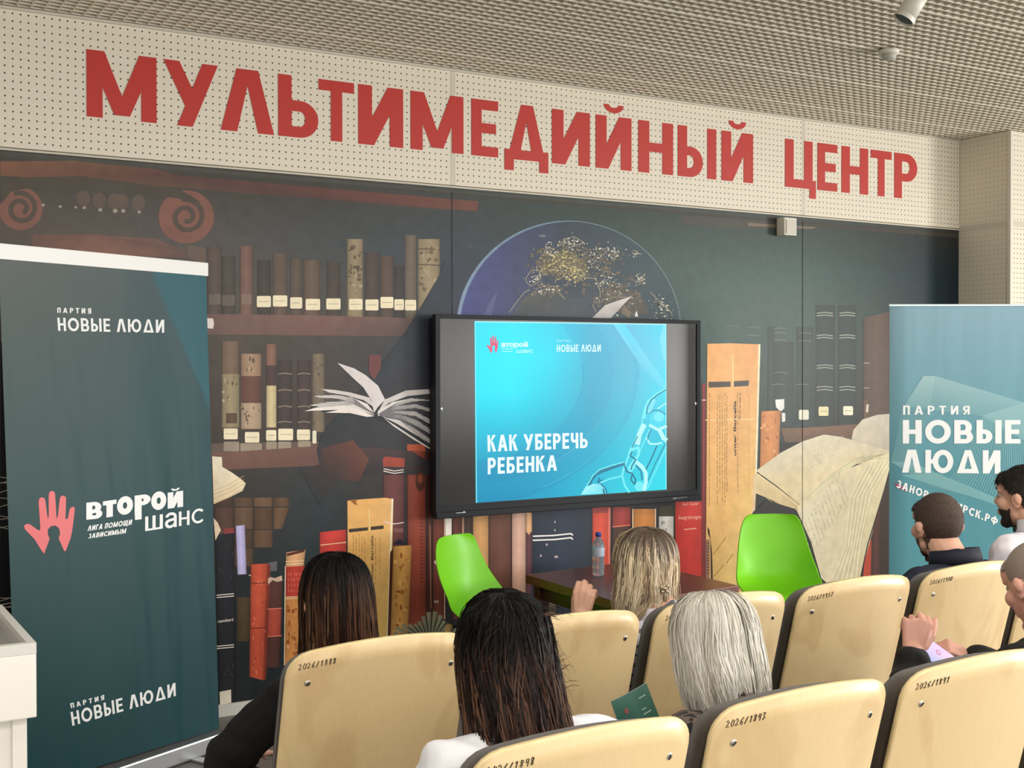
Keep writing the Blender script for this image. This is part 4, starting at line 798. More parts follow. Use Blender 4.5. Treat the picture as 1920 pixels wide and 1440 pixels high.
def al4(p):
    for w_, x0, x1, yb0, yb1, h0 in (('В', 161.5, 191.5, 974.7, 971.5, 32), ('Т', 192.5, 218, 971.3, 967.5, 31), ('О', 219, 249, 966.5, 963, 34), ('Р', 252, 282, 961.5, 957.5, 32), ('О', 283, 311.5, 957.5, 954, 34), ('Й', 314, 343, 954, 950, 30)):
        dy = yb1-yb0; wt_ = {'В': .25, 'Т': .3, 'О': .33, 'Р': .27, 'Й': .25}[w_]
        p.glyphs(w_, [(x0, yb0), (x1, yb1), (x1, yb1-h0), (x0, yb0-h0)], wh, wt_)
        if w_ == 'Р': p.poly([(x0, yb0-3), (x0+13, yb0-4.5), (x0+13.2, yb0+12), (x0+.8, yb0+13.6)], wh)
def al5(p):
    for w_, x0, x1, yb0, yb1 in (('Ш', 271.8, 305, 996, 991), ('Н', 335, 355, 986.5, 984), ('С', 359, 380, 983, 979.5)): p.glyphs(w_, [(x0, yb0), (x1, yb1), (x1, yb1-27), (x0, yb0-27)], wh, .16)
    p.text('а', [(309, 990.5), (331, 987.2), (331, 951), (309, 954)], wh, None, .012)
def al6(p): p.glyphs('ЛИГА ПОМОЩИ', [(163.5, 995.8), (246, 984), (248, 973.8), (165.5, 986)], wh, .22, None, .14); p.glyphs('ЗАВИСИМЫМ', [(164.7, 1010), (235, 1000), (237, 990.6), (166.5, 1001)], wh, .22, None, .14)
artl = [('small_lettering', al0), ('small_lettering', al7), ('party_lettering', al1), ('party_lettering', al2), ('hand_emblem', al3), ('league_lettering', al4), ('league_lettering', al5), ('small_lettering', al6)]
whitem = mat('white rail', (246, 246, 244), .4)
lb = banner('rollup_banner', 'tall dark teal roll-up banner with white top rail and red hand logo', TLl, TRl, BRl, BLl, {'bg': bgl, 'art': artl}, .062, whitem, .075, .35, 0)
# right
ztr = 2.05
Zr = (ztr-CH)/((ztr-CH))  # kept for clarity
TLr = atz(1668, 573, ztr); ex = R2*np.array([1, 1, 0]); ex /= np.linalg.norm(ex); TRr = TLr+ex*.92
dn = np.array([0, 0, -(ztr-.09)]); BLr, BRr = TLr+dn, TRr+dn
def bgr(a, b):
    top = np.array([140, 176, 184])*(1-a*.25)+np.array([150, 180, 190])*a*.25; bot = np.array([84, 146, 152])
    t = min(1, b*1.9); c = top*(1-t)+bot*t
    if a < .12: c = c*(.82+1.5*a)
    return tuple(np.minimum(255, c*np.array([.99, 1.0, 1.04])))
ZR = lambda x, y: (1600+x/2.666, 540+y/2.666)
def ar0(p):
    p.poly([ZR(*q) for q in [(250, 592), (350, 440), (410, 440), (853, 572), (920, 592), (920, 800), (640, 640)]], [(118, 168, 174), (160, 194, 198), (156, 192, 197), (142, 184, 190), (142, 184, 190), (120, 170, 178), (116, 164, 172)], 1)
    p.poly([ZR(*q) for q in [(410, 440), (385, 590), (640, 640), (853, 572)]], [(150, 188, 194), (112, 162, 170), (114, 164, 172), (134, 178, 186)], 2)
    for k in range(26):
        t = k/25; p.line([ZR(250+130*t, 590), ZR(190+100*t, 870), ZR(400+330*t, 1000+70*t)], .6, (130, 182, 186), 3)
    for k in range(34):
        t = k/33; p.line([ZR(640+250*t, 640+20*t), ZR(560+380*t, 860+60*t), ZR(480+440*t, 960+150*t)], .9, (136, 190, 194), 3)
    for k in range(10): p.line([ZR(640, 640+k*8), ZR(900, 590+k*14)], .8, (140, 190, 194), 3)
    p.poly([ZR(*q) for q in [(235, 935), (420, 925), (860, 1110), (860, 1135), (640, 1060)]], [(112, 170, 175)]*5, 1)
def ar1(p): p.glyphs('ПАРТИЯ', [(1693, 777.5), (1818, 777), (1818, 761), (1693, 760.5)], wh, .2, 5, .42)
def ar2(p): p.glyphs('НОВЫЕ', [(1692.6, 831.5), (1913, 831.5), (1913, 787.5), (1692.6, 787.5)], wh, .22, 5, .12); p.glyphs('ЛЮΔИ', [(1691, 886), (1875.6, 888), (1875.6, 844.5), (1691, 843)], wh, .22, 5, .14)
def ar3(p): p.poly([(1678, 905), (1700, 914), (1698, 921), (1680, 914)], (150, 74, 100), 4); p.glyphs('ЗАНОВОСИБИРСК.РФ', [(1680, 913.5), (1869, 985), (1872, 971), (1683, 899.5)], wh, .22, 5, .2)
artr = [('line_drawing', ar0), ('small_lettering', ar1), ('party_lettering', ar2), ('web_address', ar3)]
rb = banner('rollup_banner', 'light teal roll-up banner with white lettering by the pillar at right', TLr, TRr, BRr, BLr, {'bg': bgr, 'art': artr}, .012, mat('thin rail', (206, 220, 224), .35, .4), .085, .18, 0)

# ------------------------------------------------------------------ lectern
lp = np.array([.462, -3.006]); lm = mat('white lacquer', (236, 232, 224), .35, bump=.02, bscale=80)
lec = thing('lectern', 'white lectern with a raised rim at the left edge', 'lectern', (lp[0]-.36, lp[1]+.25, 0))
zt_ = 1.10; zb_ = float(aty(68, 1345, lp[1])[2]); xb = float(aty(47, 1400, lp[1]+.03)[0])
o = np.array(lec.location)
bm = bmesh.new(); W_ = .72; D_ = .5
box(bm, (lp[0]-W_/2-o[0], .0, (zt_+zb_)/2-.012), (W_, D_, zt_-zb_-.024)); obj('top_box', bm, lm, lec, bevel=.003)
bm = bmesh.new()
for c_, s_ in (((0, -D_/2+.009, zt_-.012), (W_, .018, .024)), ((0, D_/2-.009, zt_-.012), (W_, .018, .024)), ((W_/2-.009, 0, zt_-.012), (.018, D_-.036, .024)), ((-W_/2+.009, 0, zt_-.012), (.018, D_-.036, .024))): box(bm, c_, s_)
obj('rim', bm, mat('lectern rim', (214, 212, 206), .3), lec)
obj('glass_top', bx((0, 0, zt_-.020), (W_-.036, D_-.036, .01)), mat('lectern glass', (150, 146, 140), .15), lec)
cw = xb-(lp[0]-W_)-.045
obj('column', bx((xb-o[0]-cw/2, .0, zb_/2+.02), (cw, D_-.06, zb_-.04)), lm, lec, bevel=.002)
obj('edge_post', bx((xb-o[0]-.012, -D_/2+.032, zb_/2+.01), (.03, .02, zb_-.02)), lm, lec)
obj('foot_plate', bx((0, 0, .015), (W_-.1, D_, .03)), lm, lec)

# ------------------------------------------------------------------ small fittings
sp_ = aty(1480, 425, -.08)
wt = mat('white plastic', (226, 222, 210), .4)
spk = thing('speaker', 'small white square speaker fixed below the perforated band', 'speaker', (sp_[0], -.015, sp_[2]))
obj('case', bx((0, -.04, 0), (.105, .075, .112)), wt, spk, bevel=.006)
obj('grille', bx((.0, -.081, -.002), (.082, .006, .088)), mat('speaker grille', (214, 210, 196), .6, bump=.2, bscale=300), spk, bevel=.002)
sd_ = atz(1667, 101, ZC-.02)
sm = thing('smoke_detector', 'round white smoke detector under the grid ceiling', 'detector', (sd_[0], sd_[1], ZC))
obj('base', lathe(bmesh.new(), [(.0, 0), (.05, 0), (.052, -.006), (.05, -.022), (0, -.022)], 32), wt, sm, True)
obj('sensor_head', lathe(bmesh.new(), [(.0, -.02), (.036, -.022), (.034, -.045), (.02, -.05), (0, -.05)], 32), mat('detector head', (190, 188, 178), .5), sm, True)
sq = atz(1700, 18, ZC-.13)
spot = thing('track_spotlight', 'white cylindrical spotlight hanging from the ceiling at top right', 'spotlight', (sq[0], sq[1], ZC))
ax = (Vector(R2)*-.55+Vector((0, 0, -.9))).normalized(); c_ = Vector((.02, 0, -.125)); 
bm = cyl(bmesh.new(), c_-ax*.1, c_+ax*.045, .042, .042, 32, True); obj('housing', bm, wt, spot, True)
bm = cyl(bmesh.new(), c_+ax*.035, c_+ax*.055, .046, .046, 32, False); obj('rim', bm, wt, spot, True)
bm = cyl(bmesh.new(), c_+ax*.046, c_+ax*.048, .038, .038, 32, True); obj('lens', bm, mat('lens', (90, 90, 86), .1), spot)
bm = tube(bmesh.new(), [(0.02, 0, -.0), (.02, 0, -.05), tuple(c_-ax*.02)], .008, 8); obj('stem', bm, wt, spot, True)
obj('adapter', bx((.02, 0, .006), (.05, .14, .02)), wt, spot)

# ------------------------------------------------------------------ coffee table with bottle
TZ = .62
A_, B_, Cc = atz(985, 1077, TZ), atz(1166, 1131, TZ), atz(1386, 1098, TZ)
e1 = B_-A_; e2 = Cc-B_
wood = mat('dark red wood', (104, 52, 40), .32, var=.2, vscale=5, stretch=(.3, 6, 1), spec=.5)
cen = (A_+Cc)/2
tb = thing('coffee_table', 'dark reddish brown low table below the display', 'table', (cen[0], cen[1], 0))
def slab(bm, pts, z0, z1):
    lo = [bm.verts.new((q[0]-cen[0], q[1]-cen[1], z0)) for q in pts]; hi = [bm.verts.new((q[0]-cen[0], q[1]-cen[1], z1)) for q in pts]
    bm.faces.new(hi); bm.faces.new(list(reversed(lo))); n = len(pts)
    for k in range(n): bm.faces.new((lo[k], lo[(k+1) % n], hi[(k+1) % n], hi[k]))
    bmesh.ops.recalc_face_normals(bm, faces=bm.faces[:]); return bm
D_ = A_+Cc-B_
obj('tabletop', slab(bmesh.new(), [A_, B_, Cc, D_], TZ-.045, TZ), wood, tb, bevel=.003)
for k, q in enumerate((A_, B_, Cc, D_)):
    q = cen+(q-cen)*.84; obj('leg', bx((q[0]-cen[0], q[1]-cen[1], (TZ-.045)/2), (.06, .06, TZ-.045), Euler((0, 0, math.atan2(e1[1], e1[0])))), mat('table leg', (66, 30, 26), .4), tb, bevel=.003)
for a, b in ((A_, B_), (B_, Cc), (Cc, D_), (D_, A_)):
    a = cen+(a-cen)*.84; b = cen+(b-cen)*.84; m_ = (a+b)/2; dd = b-a
    obj('apron', bx((m_[0]-cen[0], m_[1]-cen[1], TZ-.085), (np.linalg.norm(dd), .02, .08), Euler((0, 0, math.atan2(dd[1], dd[0])))), mat('table leg', None), tb)
bp_ = atz(1122, 1079, TZ)
bot = thing('water_bottle', 'clear plastic water bottle with blue cap on the dark table', 'bottle', (bp_[0], bp_[1], TZ))
prof = [(.0, .001), (.026, .001), (.031, .006), (.031, .02), (.0285, .03), (.031, .04), (.0315, .06), (.029, .075), (.029, .085), (.032, .1), (.032, .15), (.030, .165), (.024, .18), (.014, .193), (.0125, .2), (.0125, .212)]
obj('body', lathe(bmesh.new(), prof+[(.0, .213)], 24), mat('clear plastic', (226, 236, 244), .06, trans=.85, ior=1.3, spec=.6), bot, True)
obj('label', lathe(bmesh.new(), [(.0325, .102), (.0328, .104), (.0328, .146), (.0325, .148)], 24), mat('bottle label', (176, 186, 206), .4), bot, True)
obj('cap', lathe(bmesh.new(), [(.0, .203), (.0155, .203), (.0155, .222), (.014, .225), (0, .225)], 20), mat('blue cap', (60, 72, 150), .4), bot, True)
bl_ = Print(lambda u, v, L: np.array(aty(u, v, bp_[1]-.034))-np.array([bp_[0], bp_[1], TZ])+np.array([0, -.0, 0]))

# ------------------------------------------------------------------ green shell chairs
gm = mat('green plastic', (128, 214, 32), .38, spec=.45)
def shell_chair(label, loc, rz):
    t = thing('shell_chair', label, 'chair', loc, rz)
    # profile from top of back (facing -y local = sitter looks towards -y) down to front edge
    pr = [(.215, .825, .125), (.212, .81, .155), (.20, .74, .178), (.180, .66, .195), (.165, .58, .212), (.150, .52, .222), (.120, .47, .228), (.06, .44, .232), (-.02, .43, .232), (-.10, .435, .226), (-.17, .437, .212), (-.215, .42, .19), (-.235, .39, .155), (-.24, .375, .12)]
    cs = [i/12 for i in range(-12, 13)]; V = []; F_ = []
    for j, (y, z, w_) in enumerate(pr):
        # curl the edges: the back wraps forward, the seat rises at the sides
        back = max(0, min(1, (z-.44)/.15)) if j < 9 else 0
        depth = .035+.075*math.exp(-((z-.52)/.1)**2)*(1 if j < 8 else 0) if j < 8 else .0
        rise = .05*math.exp(-((y-.03)/.13)**2) if j > 4 else .02
        for c_ in cs:
            e = abs(c_)**2.4
            V.append((c_*w_, y-depth*e*(1 if j < 8 else 0), z+rise*e*(1 if j > 4 else 0)))
    n = len(cs)
    for j in range(len(pr)-1):
        for i in range(n-1): k = j*n+i; F_.append((k, k+1, k+n+1, k+n))
    me = bpy.data.meshes.new('shell'); me.from_pydata(V, [], F_); o = link('shell', me, gm, t, True)
    md = o.modifiers.new('s', 'SUBSURF'); md.levels = md.render_levels = 2; md = o.modifiers.new('t', 'SOLIDIFY'); md.thickness = .006
    beech = mat('beech leg', (206, 170, 120), .4); blk = mat('black steel', (22, 22, 24), .4, .5)
    for sx in (-1, 1):
        for sy in (-1, 1): obj('leg', cyl(bmesh.new(), (sx*.13, sy*.11, .41), (sx*.22, sy*.21, 0), .016, .010, 12), beech, t, True)
    bm = bmesh.new()
    for sx in (-1, 1):
        tube(bm, [(sx*.13, .11, .40), (-sx*.13, -.11, .40)], .006, 6); tube(bm, [(sx*.16, .14, .28), (sx*.16, -.14, .28)], .004, 6); tube(bm, [(-.16, sx*.14, .28), (.16, sx*.14, .28)], .004, 6)
    obj('under_frame', bm, blk, t, True)
    return t
g1 = shell_chair('lime green shell chair left of the table, seen from its side', (3.0, -.50, 0), R(24))
g1.scale = (1.02,)*3
g2 = shell_chair('lime green shell chair right of the table, facing the audience', (4.765, -.74, 0), R(-30))
g2.scale = (1.035,)*3
# ------------------------------------------------------------------ auditorium chairs
PITCH, SW, ZS = .532, .3739, .9727
YR = (-3.170, -4.021); XR1 = (1.4025, 1.417)
def seat_x(r, n): return XR1[r]+n*PITCH-SW/2
ply = bpy.data.materials.new('birch plywood'); ply.use_nodes = True
def mk_ply(m, base, darker):
    nt = m.node_tree; N = nt.nodes; L = nt.links; b = N['Principled BSDF']
    tc = N.new('ShaderNodeTexCoord'); oi = N.new('ShaderNodeObjectInfo'); ad = N.new('ShaderNodeVectorMath'); ad.operation = 'ADD'
    cx = N.new('ShaderNodeCombineXYZ'); ml = N.new('ShaderNodeMath'); ml.operation = 'MULTIPLY'; ml.inputs[1].default_value = 37; L.new(oi.outputs['Random'], ml.inputs[0])
    L.new(ml.outputs[0], cx.inputs[0]); L.new(ml.outputs[0], cx.inputs[2]); L.new(tc.outputs['Object'], ad.inputs[0]); L.new(cx.outputs[0], ad.inputs[1])
    mp = N.new('ShaderNodeMapping'); mp.inputs['Scale'].default_value = (2.6, 2.6, 1.1); L.new(ad.outputs[0], mp.inputs[0])
    n1 = N.new('ShaderNodeTexNoise'); n1.inputs['Scale'].default_value = 1.7; n1.inputs['Detail'].default_value = 2; n1.inputs['Distortion'].default_value = .6; L.new(mp.outputs[0], n1.inputs['Vector'])
    # contour-like rotary-cut figure: bands of a smooth noise
    m1 = N.new('ShaderNodeMath'); m1.operation = 'MULTIPLY'; m1.inputs[1].default_value = 22; L.new(n1.outputs['Fac'], m1.inputs[0])
    m2 = N.new('ShaderNodeMath'); m2.operation = 'SINE'; L.new(m1.outputs[0], m2.inputs[0])
    m3 = N.new('ShaderNodeMapRange'); m3.inputs[1].default_value = .2; m3.inputs[2].default_value = 1; m3.inputs[3].default_value = 0; m3.inputs[4].default_value = .34; L.new(m2.outputs[0], m3.inputs[0])
    n2 = N.new('ShaderNodeTexNoise'); n2.inputs['Scale'].default_value = 60; n2.inputs['Detail'].default_value = 3; mp2 = N.new('ShaderNodeMapping'); mp2.inputs['Scale'].default_value = (2, 2, .12); L.new(ad.outputs[0], mp2.inputs[0]); L.new(mp2.outputs[0], n2.inputs['Vector'])
    m4 = N.new('ShaderNodeMapRange'); m4.inputs[3].default_value = -.12; m4.inputs[4].default_value = .22; L.new(n2.outputs['Fac'], m4.inputs[0])
    s_ = N.new('ShaderNodeMath'); s_.operation = 'ADD'; s_.use_clamp = True; L.new(m3.outputs[0], s_.inputs[0]); L.new(m4.outputs[0], s_.inputs[1])
    mx = N.new('ShaderNodeMix'); mx.data_type = 'RGBA'; L.new(s_.outputs[0], mx.inputs[0]); mx.inputs[6].default_value = lin(base); mx.inputs[7].default_value = lin(darker)
    L.new(mx.outputs[2], b.inputs['Base Color']); b.inputs['Roughness'].default_value = .36; b.inputs['Coat Weight'].default_value = .15; b.inputs['Coat Roughness'].default_value = .3
mk_ply(ply, (224, 198, 150), (192, 158, 108))
plyedge = mat('plywood edge', (232, 210, 158), .5, var=.1, vscale=30)
plydark = mat('plywood edge shadow side', (150, 128, 84), .6)
cushm = mat('dark brown upholstery', (70, 61, 50), .85, bump=.3, bscale=500, var=.1, sheen=.2)
steel = mat('seat screw steel', (200, 196, 188), .25, .9)
frame = mat('chair frame grey steel', (62, 60, 58), .45, .4)
inkm = mat('marker ink', (44, 38, 30), .6)
TAN = math.tan(R(15))
def panel_mesh(name, hw, ztop, zbot, yoff, thick, cr=.05, curl=.028):
    ss = [-1, -.985, -.96, -.92, -.86, -.78, -.6, -.4, -.2, 0, .2, .4, .6, .78, .86, .92, .96, .985, 1]; nt_ = 12; V = []; F_ = []
    for s_ in ss:
        x = s_*hw; e = hw-abs(x); zt = ztop-.026*s_*s_
        if e < cr: zt -= cr-math.sqrt(max(0, cr*cr-(cr-e)**2))
        for j in range(nt_+1):
            z = zbot+(zt-zbot)*j/nt_; V.append((x, (ZS-z)*TAN+curl*s_*s_+yoff, z))
    n = nt_+1
    for i in range(len(ss)-1):
        for j in range(nt_): k = i*n+j; F_.append((k, k+n, k+n+1, k+1))
    me = bpy.data.meshes.new(name); me.from_pydata(V, [], F_); return me
def digits(txt, h):
    D = {'0': [[(.1, .5), (.3, 1), (.55, .8), (.5, .2), (.3, 0), (.1, .3), (.1, .5)]], '1': [[(.15, .8), (.4, 1), (.3, 0)]], '2': [[(.05, .8), (.3, 1), (.5, .75), (.1, .05), (.55, .1)]], '6': [[(.5, 1), (.15, .5), (.15, .1), (.4, 0), (.5, .3), (.2, .45)]],
         '8': [[(.45, .9), (.2, 1), (.15, .7), (.45, .3), (.35, 0), (.1, .15), (.45, .75), (.45, .9)]], '4': [[(.2, 1), (.1, .5), (.5, .5)], [(.48, 1), (.4, 0)]], '/': [[(.5, 1), (.1, 0)]], '9': [[(.45, .6), (.15, .6), (.2, 1), (.5, .95), (.35, 0)]], '3': [[(.1, 1), (.5, .9), (.25, .55), (.5, .3), (.1, 0)]], '7': [[(.1, 1), (.55, 1), (.25, 0)]], '5': [[(.5, 1), (.2, 1), (.15, .6), (.45, .5), (.4, .1), (.1, 0)]]}
    x = 0; out = []
    for c_ in txt:
        for pl in D.get(c_, []): out.append([((x+px*.9+random.uniform(-.02, .02))*h, (py+random.uniform(-.04, .04))*h) for px, py in pl])
        x += .68
    return out
def chair(r, n, label, number):
    t = thing('auditorium_chair', label, 'chair', (seat_x(r, n), YR[r], 0), 0, 'plywood auditorium chairs')
    hw = .236
    me = panel_mesh('back_panel', hw, 1.064, .50, 0, .012); me.materials.append(ply); me.materials.append(plyedge)
    o = link('back_panel', me, None, t, True); md = o.modifiers.new('t', 'SOLIDIFY'); md.thickness = .013; md.offset = 1 if True else -1; md.material_offset_rim = 1; md.use_even_offset = True
    me2 = panel_mesh('back_cushion', hw-.004, 1.030, .52, .015, .05); me2.materials.append(cushm)
    c_ = link('back_cushion', me2, None, t, True); md = c_.modifiers.new('t', 'SOLIDIFY'); md.thickness = .052; md.offset = -1; md.use_even_offset = True
    for m_ in ((o, 1), (c_, -1)): pass
    for sx in (-1, 1):
        for z in (ZS, .54):
            x = sx*SW/2; y = (ZS-z)*TAN+.028*(x/hw)**2; bm = bmesh.new()
            nrm = Vector((0, -math.cos(R(15)), -math.sin(R(15)))); c0 = Vector((x, y, z))
            bmesh.ops.create_uvsphere(bm, u_segments=14, v_segments=8, radius=.0085, matrix=Matrix.Translation(c0+nrm*.012) @ nrm.to_track_quat('Z', 'Y').to_matrix().to_4x4() @ Matrix.Diagonal((1, 1, .42, 1)))
            obj('screw', bm, steel, t, True)
            sl_ = box(bmesh.new(), (0, 0, 0), (.010, .0025, .002)); bmesh.ops.transform(sl_, matrix=Matrix.Translation(c0+nrm*.0158) @ nrm.to_track_quat('Z', 'Y').to_matrix().to_4x4() @ Matrix.Rotation(random.uniform(0, 3), 4, 'Z'), verts=sl_.verts); s2 = obj('slot', sl_, mat('slot dark', (40, 36, 32), .6), t)
    # handwritten number near the upper left corner
    bm = bmesh.new()
    for pl in digits(number, .0145):
        pts = []
        for px, pz in pl:
            X = -.212+px; Z = 1.004+pz+px*.10; pts.append((X, (ZS-Z)*TAN+.028*(X/hw)**2-.0138, Z))
        tube(bm, pts, .0011, 4)
    obj('inventory_number', bm, inkm, t); 
    # seat
    bm = bmesh.new(); box(bm, (0, .37, .455), (.46, .44, .07)); s_ = obj('seat_cushion', bm, cushm, t, True, bevel=.03, seg=4)
    bm = bmesh.new(); box(bm, (0, .36, .412), (.47, .46, .014)); obj('seat_panel', bm, ply, t, bevel=.006)
    for sx in (-1, 1):
        bm = bmesh.new(); tube(bm, [(sx*.2, .13, .62), (sx*.2, .17, .42), (sx*.2, .30, .38)], .014, 8); obj('hinge_arm', bm, frame, t, True)
    for sx in (-1, 1):
        bm = bmesh.new(); box(bm, (sx*.245, .26, .20), (.025, .05, .40)); box(bm, (sx*.245, .26, .012), (.05, .34, .022)); obj('leg', bm, frame, t, bevel=.004)
    obj('crossbar', bx((0, .26, .375), (.50, .04, .05)), frame, t)
    return t
ROW1 = [('plywood-backed auditorium chair in the farther row, behind the woman in black', '2026/1888'), ('plywood-backed auditorium chair in the farther row, left of the blonde woman, empty', '2026/1845'), ('plywood-backed auditorium chair in the farther row carrying the blonde woman', '2026/1846'), ('empty plywood-backed auditorium chair in the farther row, right of the blonde woman', '2026/1917'), ('plywood-backed auditorium chair in the farther row under the man in navy and white', '2026/1900'), ('plywood-backed auditorium chair in the farther row under the bearded man in white', '2026/1901')]
ROW2 = [('plywood-backed auditorium chair in the nearer row behind the woman in the white blouse', '2026/1848'), ('plywood-backed auditorium chair in the nearer row behind the grey-haired woman', '2026/1843'), ('empty plywood-backed auditorium chair in the nearer row, right of the grey-haired woman', '2026/1891'), ('plywood-backed auditorium chair in the nearer row under the man with the phone', '2026/1892')]
for n_, (lb_, nm_) in enumerate(ROW1): chair(0, n_, lb_, nm_)
for n_, (lb_, nm_) in enumerate(ROW2): chair(1, n_, lb_, nm_)
# ------------------------------------------------------------------ people
def capsule(bm, a, b, ra, rb=None, n=12):
    rb = ra if rb is None else rb; a, b = Vector(a), Vector(b)
    for p, r in ((a, ra), (b, rb)): bmesh.ops.create_icosphere(bm, subdivisions=2, radius=r, matrix=Matrix.Translation(p))
    if (b-a).length > 1e-4: cyl(bm, a, b, ra*.995, rb*.995, n)
def ellip(bm, c, r, rot=None, sub=3):
    bmesh.ops.create_icosphere(bm, subdivisions=sub, radius=1, matrix=Matrix.Translation(c) @ (rot.to_matrix().to_4x4() if rot else Matrix()) @ Matrix.Diagonal((r[0], r[1], r[2], 1)))
def remesh(bm, name, voxel, m, parent, smooth=4, disp=None):
    me = bpy.data.meshes.new(name); bm.to_mesh(me); bm.free(); o = bpy.data.objects.new(name, me); COL.objects.link(o)
    md = o.modifiers.new('r', 'REMESH'); md.mode = 'VOXEL'; md.voxel_size = voxel
    md = o.modifiers.new('s', 'SMOOTH'); md.iterations = smooth; md.factor = .5
    dg = bpy.context.evaluated_depsgraph_get(); ev = o.evaluated_get(dg); nm = bpy.data.meshes.new_from_object(ev); bpy.data.objects.remove(o); bpy.data.meshes.remove(me)
    nm.name = name; nm.materials.clear()
    if disp is not None:
        n = len(nm.vertices); co = np.empty(n*3); nm.vertices.foreach_get('co', co); co = co.reshape(-1, 3); no = np.empty(n*3, dtype=np.float32); nm.vertices.foreach_get('normal', no) if hasattr(nm.vertices[0], 'normal') else None
        co = co+no.reshape(-1, 3)*disp(co)[:, None]; nm.vertices.foreach_set('co', co.ravel())
    if 'Col' in nm.color_attributes: pass
    return link(name, nm, m, parent, True)
def cut(o, keep):
    bm = bmesh.new(); bm.from_mesh(o.data); dead = [f for f in bm.faces if not keep(f.calc_center_median())]
    bmesh.ops.delete(bm, geom=dead, context='FACES'); bm.to_mesh(o.data); bm.free()
skin = mat('skin', (214, 166, 142), .5, var=.06, vscale=14, bump=.08, bscale=250, spec=.4)
skin_red = mat('ruddy skin', (206, 154, 136), .5, var=.08, vscale=14, bump=.1, bscale=220, spec=.4)
for m_ in (skin, skin_red):
    b_ = m_.node_tree.nodes['Principled BSDF']; b_.inputs['Subsurface Weight'].default_value = .12; b_.inputs['Subsurface Radius'].default_value = (.012, .005, .003); b_.inputs['Subsurface Scale'].default_value = .5
def hand_prims(bm, W, f, n, side, curl=(35, 45, 30), thumb=(.55, .75, .1), scale=1.0, spread=1.0, curls=None):
    W, f, n = Vector(W), Vector(f).normalized(), Vector(n).normalized(); n = (n-f*n.dot(f)).normalized(); s = f.cross(n)*side
    k = scale; offs = [.031, .0105, -.0105, -.030]; L_ = [.070, .078, .072, .057]; rr = [.0090, .0094, .0088, .0076]
    for i in range(4):
        K = W+f*(.088-.006*abs(i-1))*k+s*offs[i]*k; capsule(bm, W+s*offs[i]*.55*k+f*.01, K, .0135*k, .0112*k, 8)
        p = K; ang = 0; cr = curls[i] if curls else curl
        for j, (fr, c_) in enumerate(zip((.46, .30, .24), cr)):
            ang += R(c_); d_ = (f*math.cos(ang)-n*math.sin(ang)+s*offs[i]*3*(spread-1)*(.5 if j else 1)).normalized(); q = p+d_*L_[i]*fr*k; capsule(bm, p, q, rr[i]*k*(1-.07*j), rr[i]*k*(1-.07*(j+1)), 8); p = q
    ellip(bm, W+f*.045*k-n*.004, (.036*k, .036*k, .016*k), Matrix((s, f, n)).transposed().to_euler() if False else None, 2) if False else None
    T0 = W+f*.018*k+s*.026*k-n*.006; d1 = (f*thumb[0]+s*thumb[1]-n*thumb[2]).normalized(); T1 = T0+d1*.042*k; d2 = (d1+f*.35-s*.25-n*.25).normalized(); T2 = T1+d2*.032*k; d3 = (d2+f*.2-n*.3).normalized()
    capsule(bm, W+s*.01, T0, .014*k, .0145*k, 8); capsule(bm, T0, T1, .0145*k, .0112*k, 8); capsule(bm, T1, T2, .0112*k, .0102*k, 8); capsule(bm, T2, T2+d3*.022*k, .0102*k, .0085*k, 8)
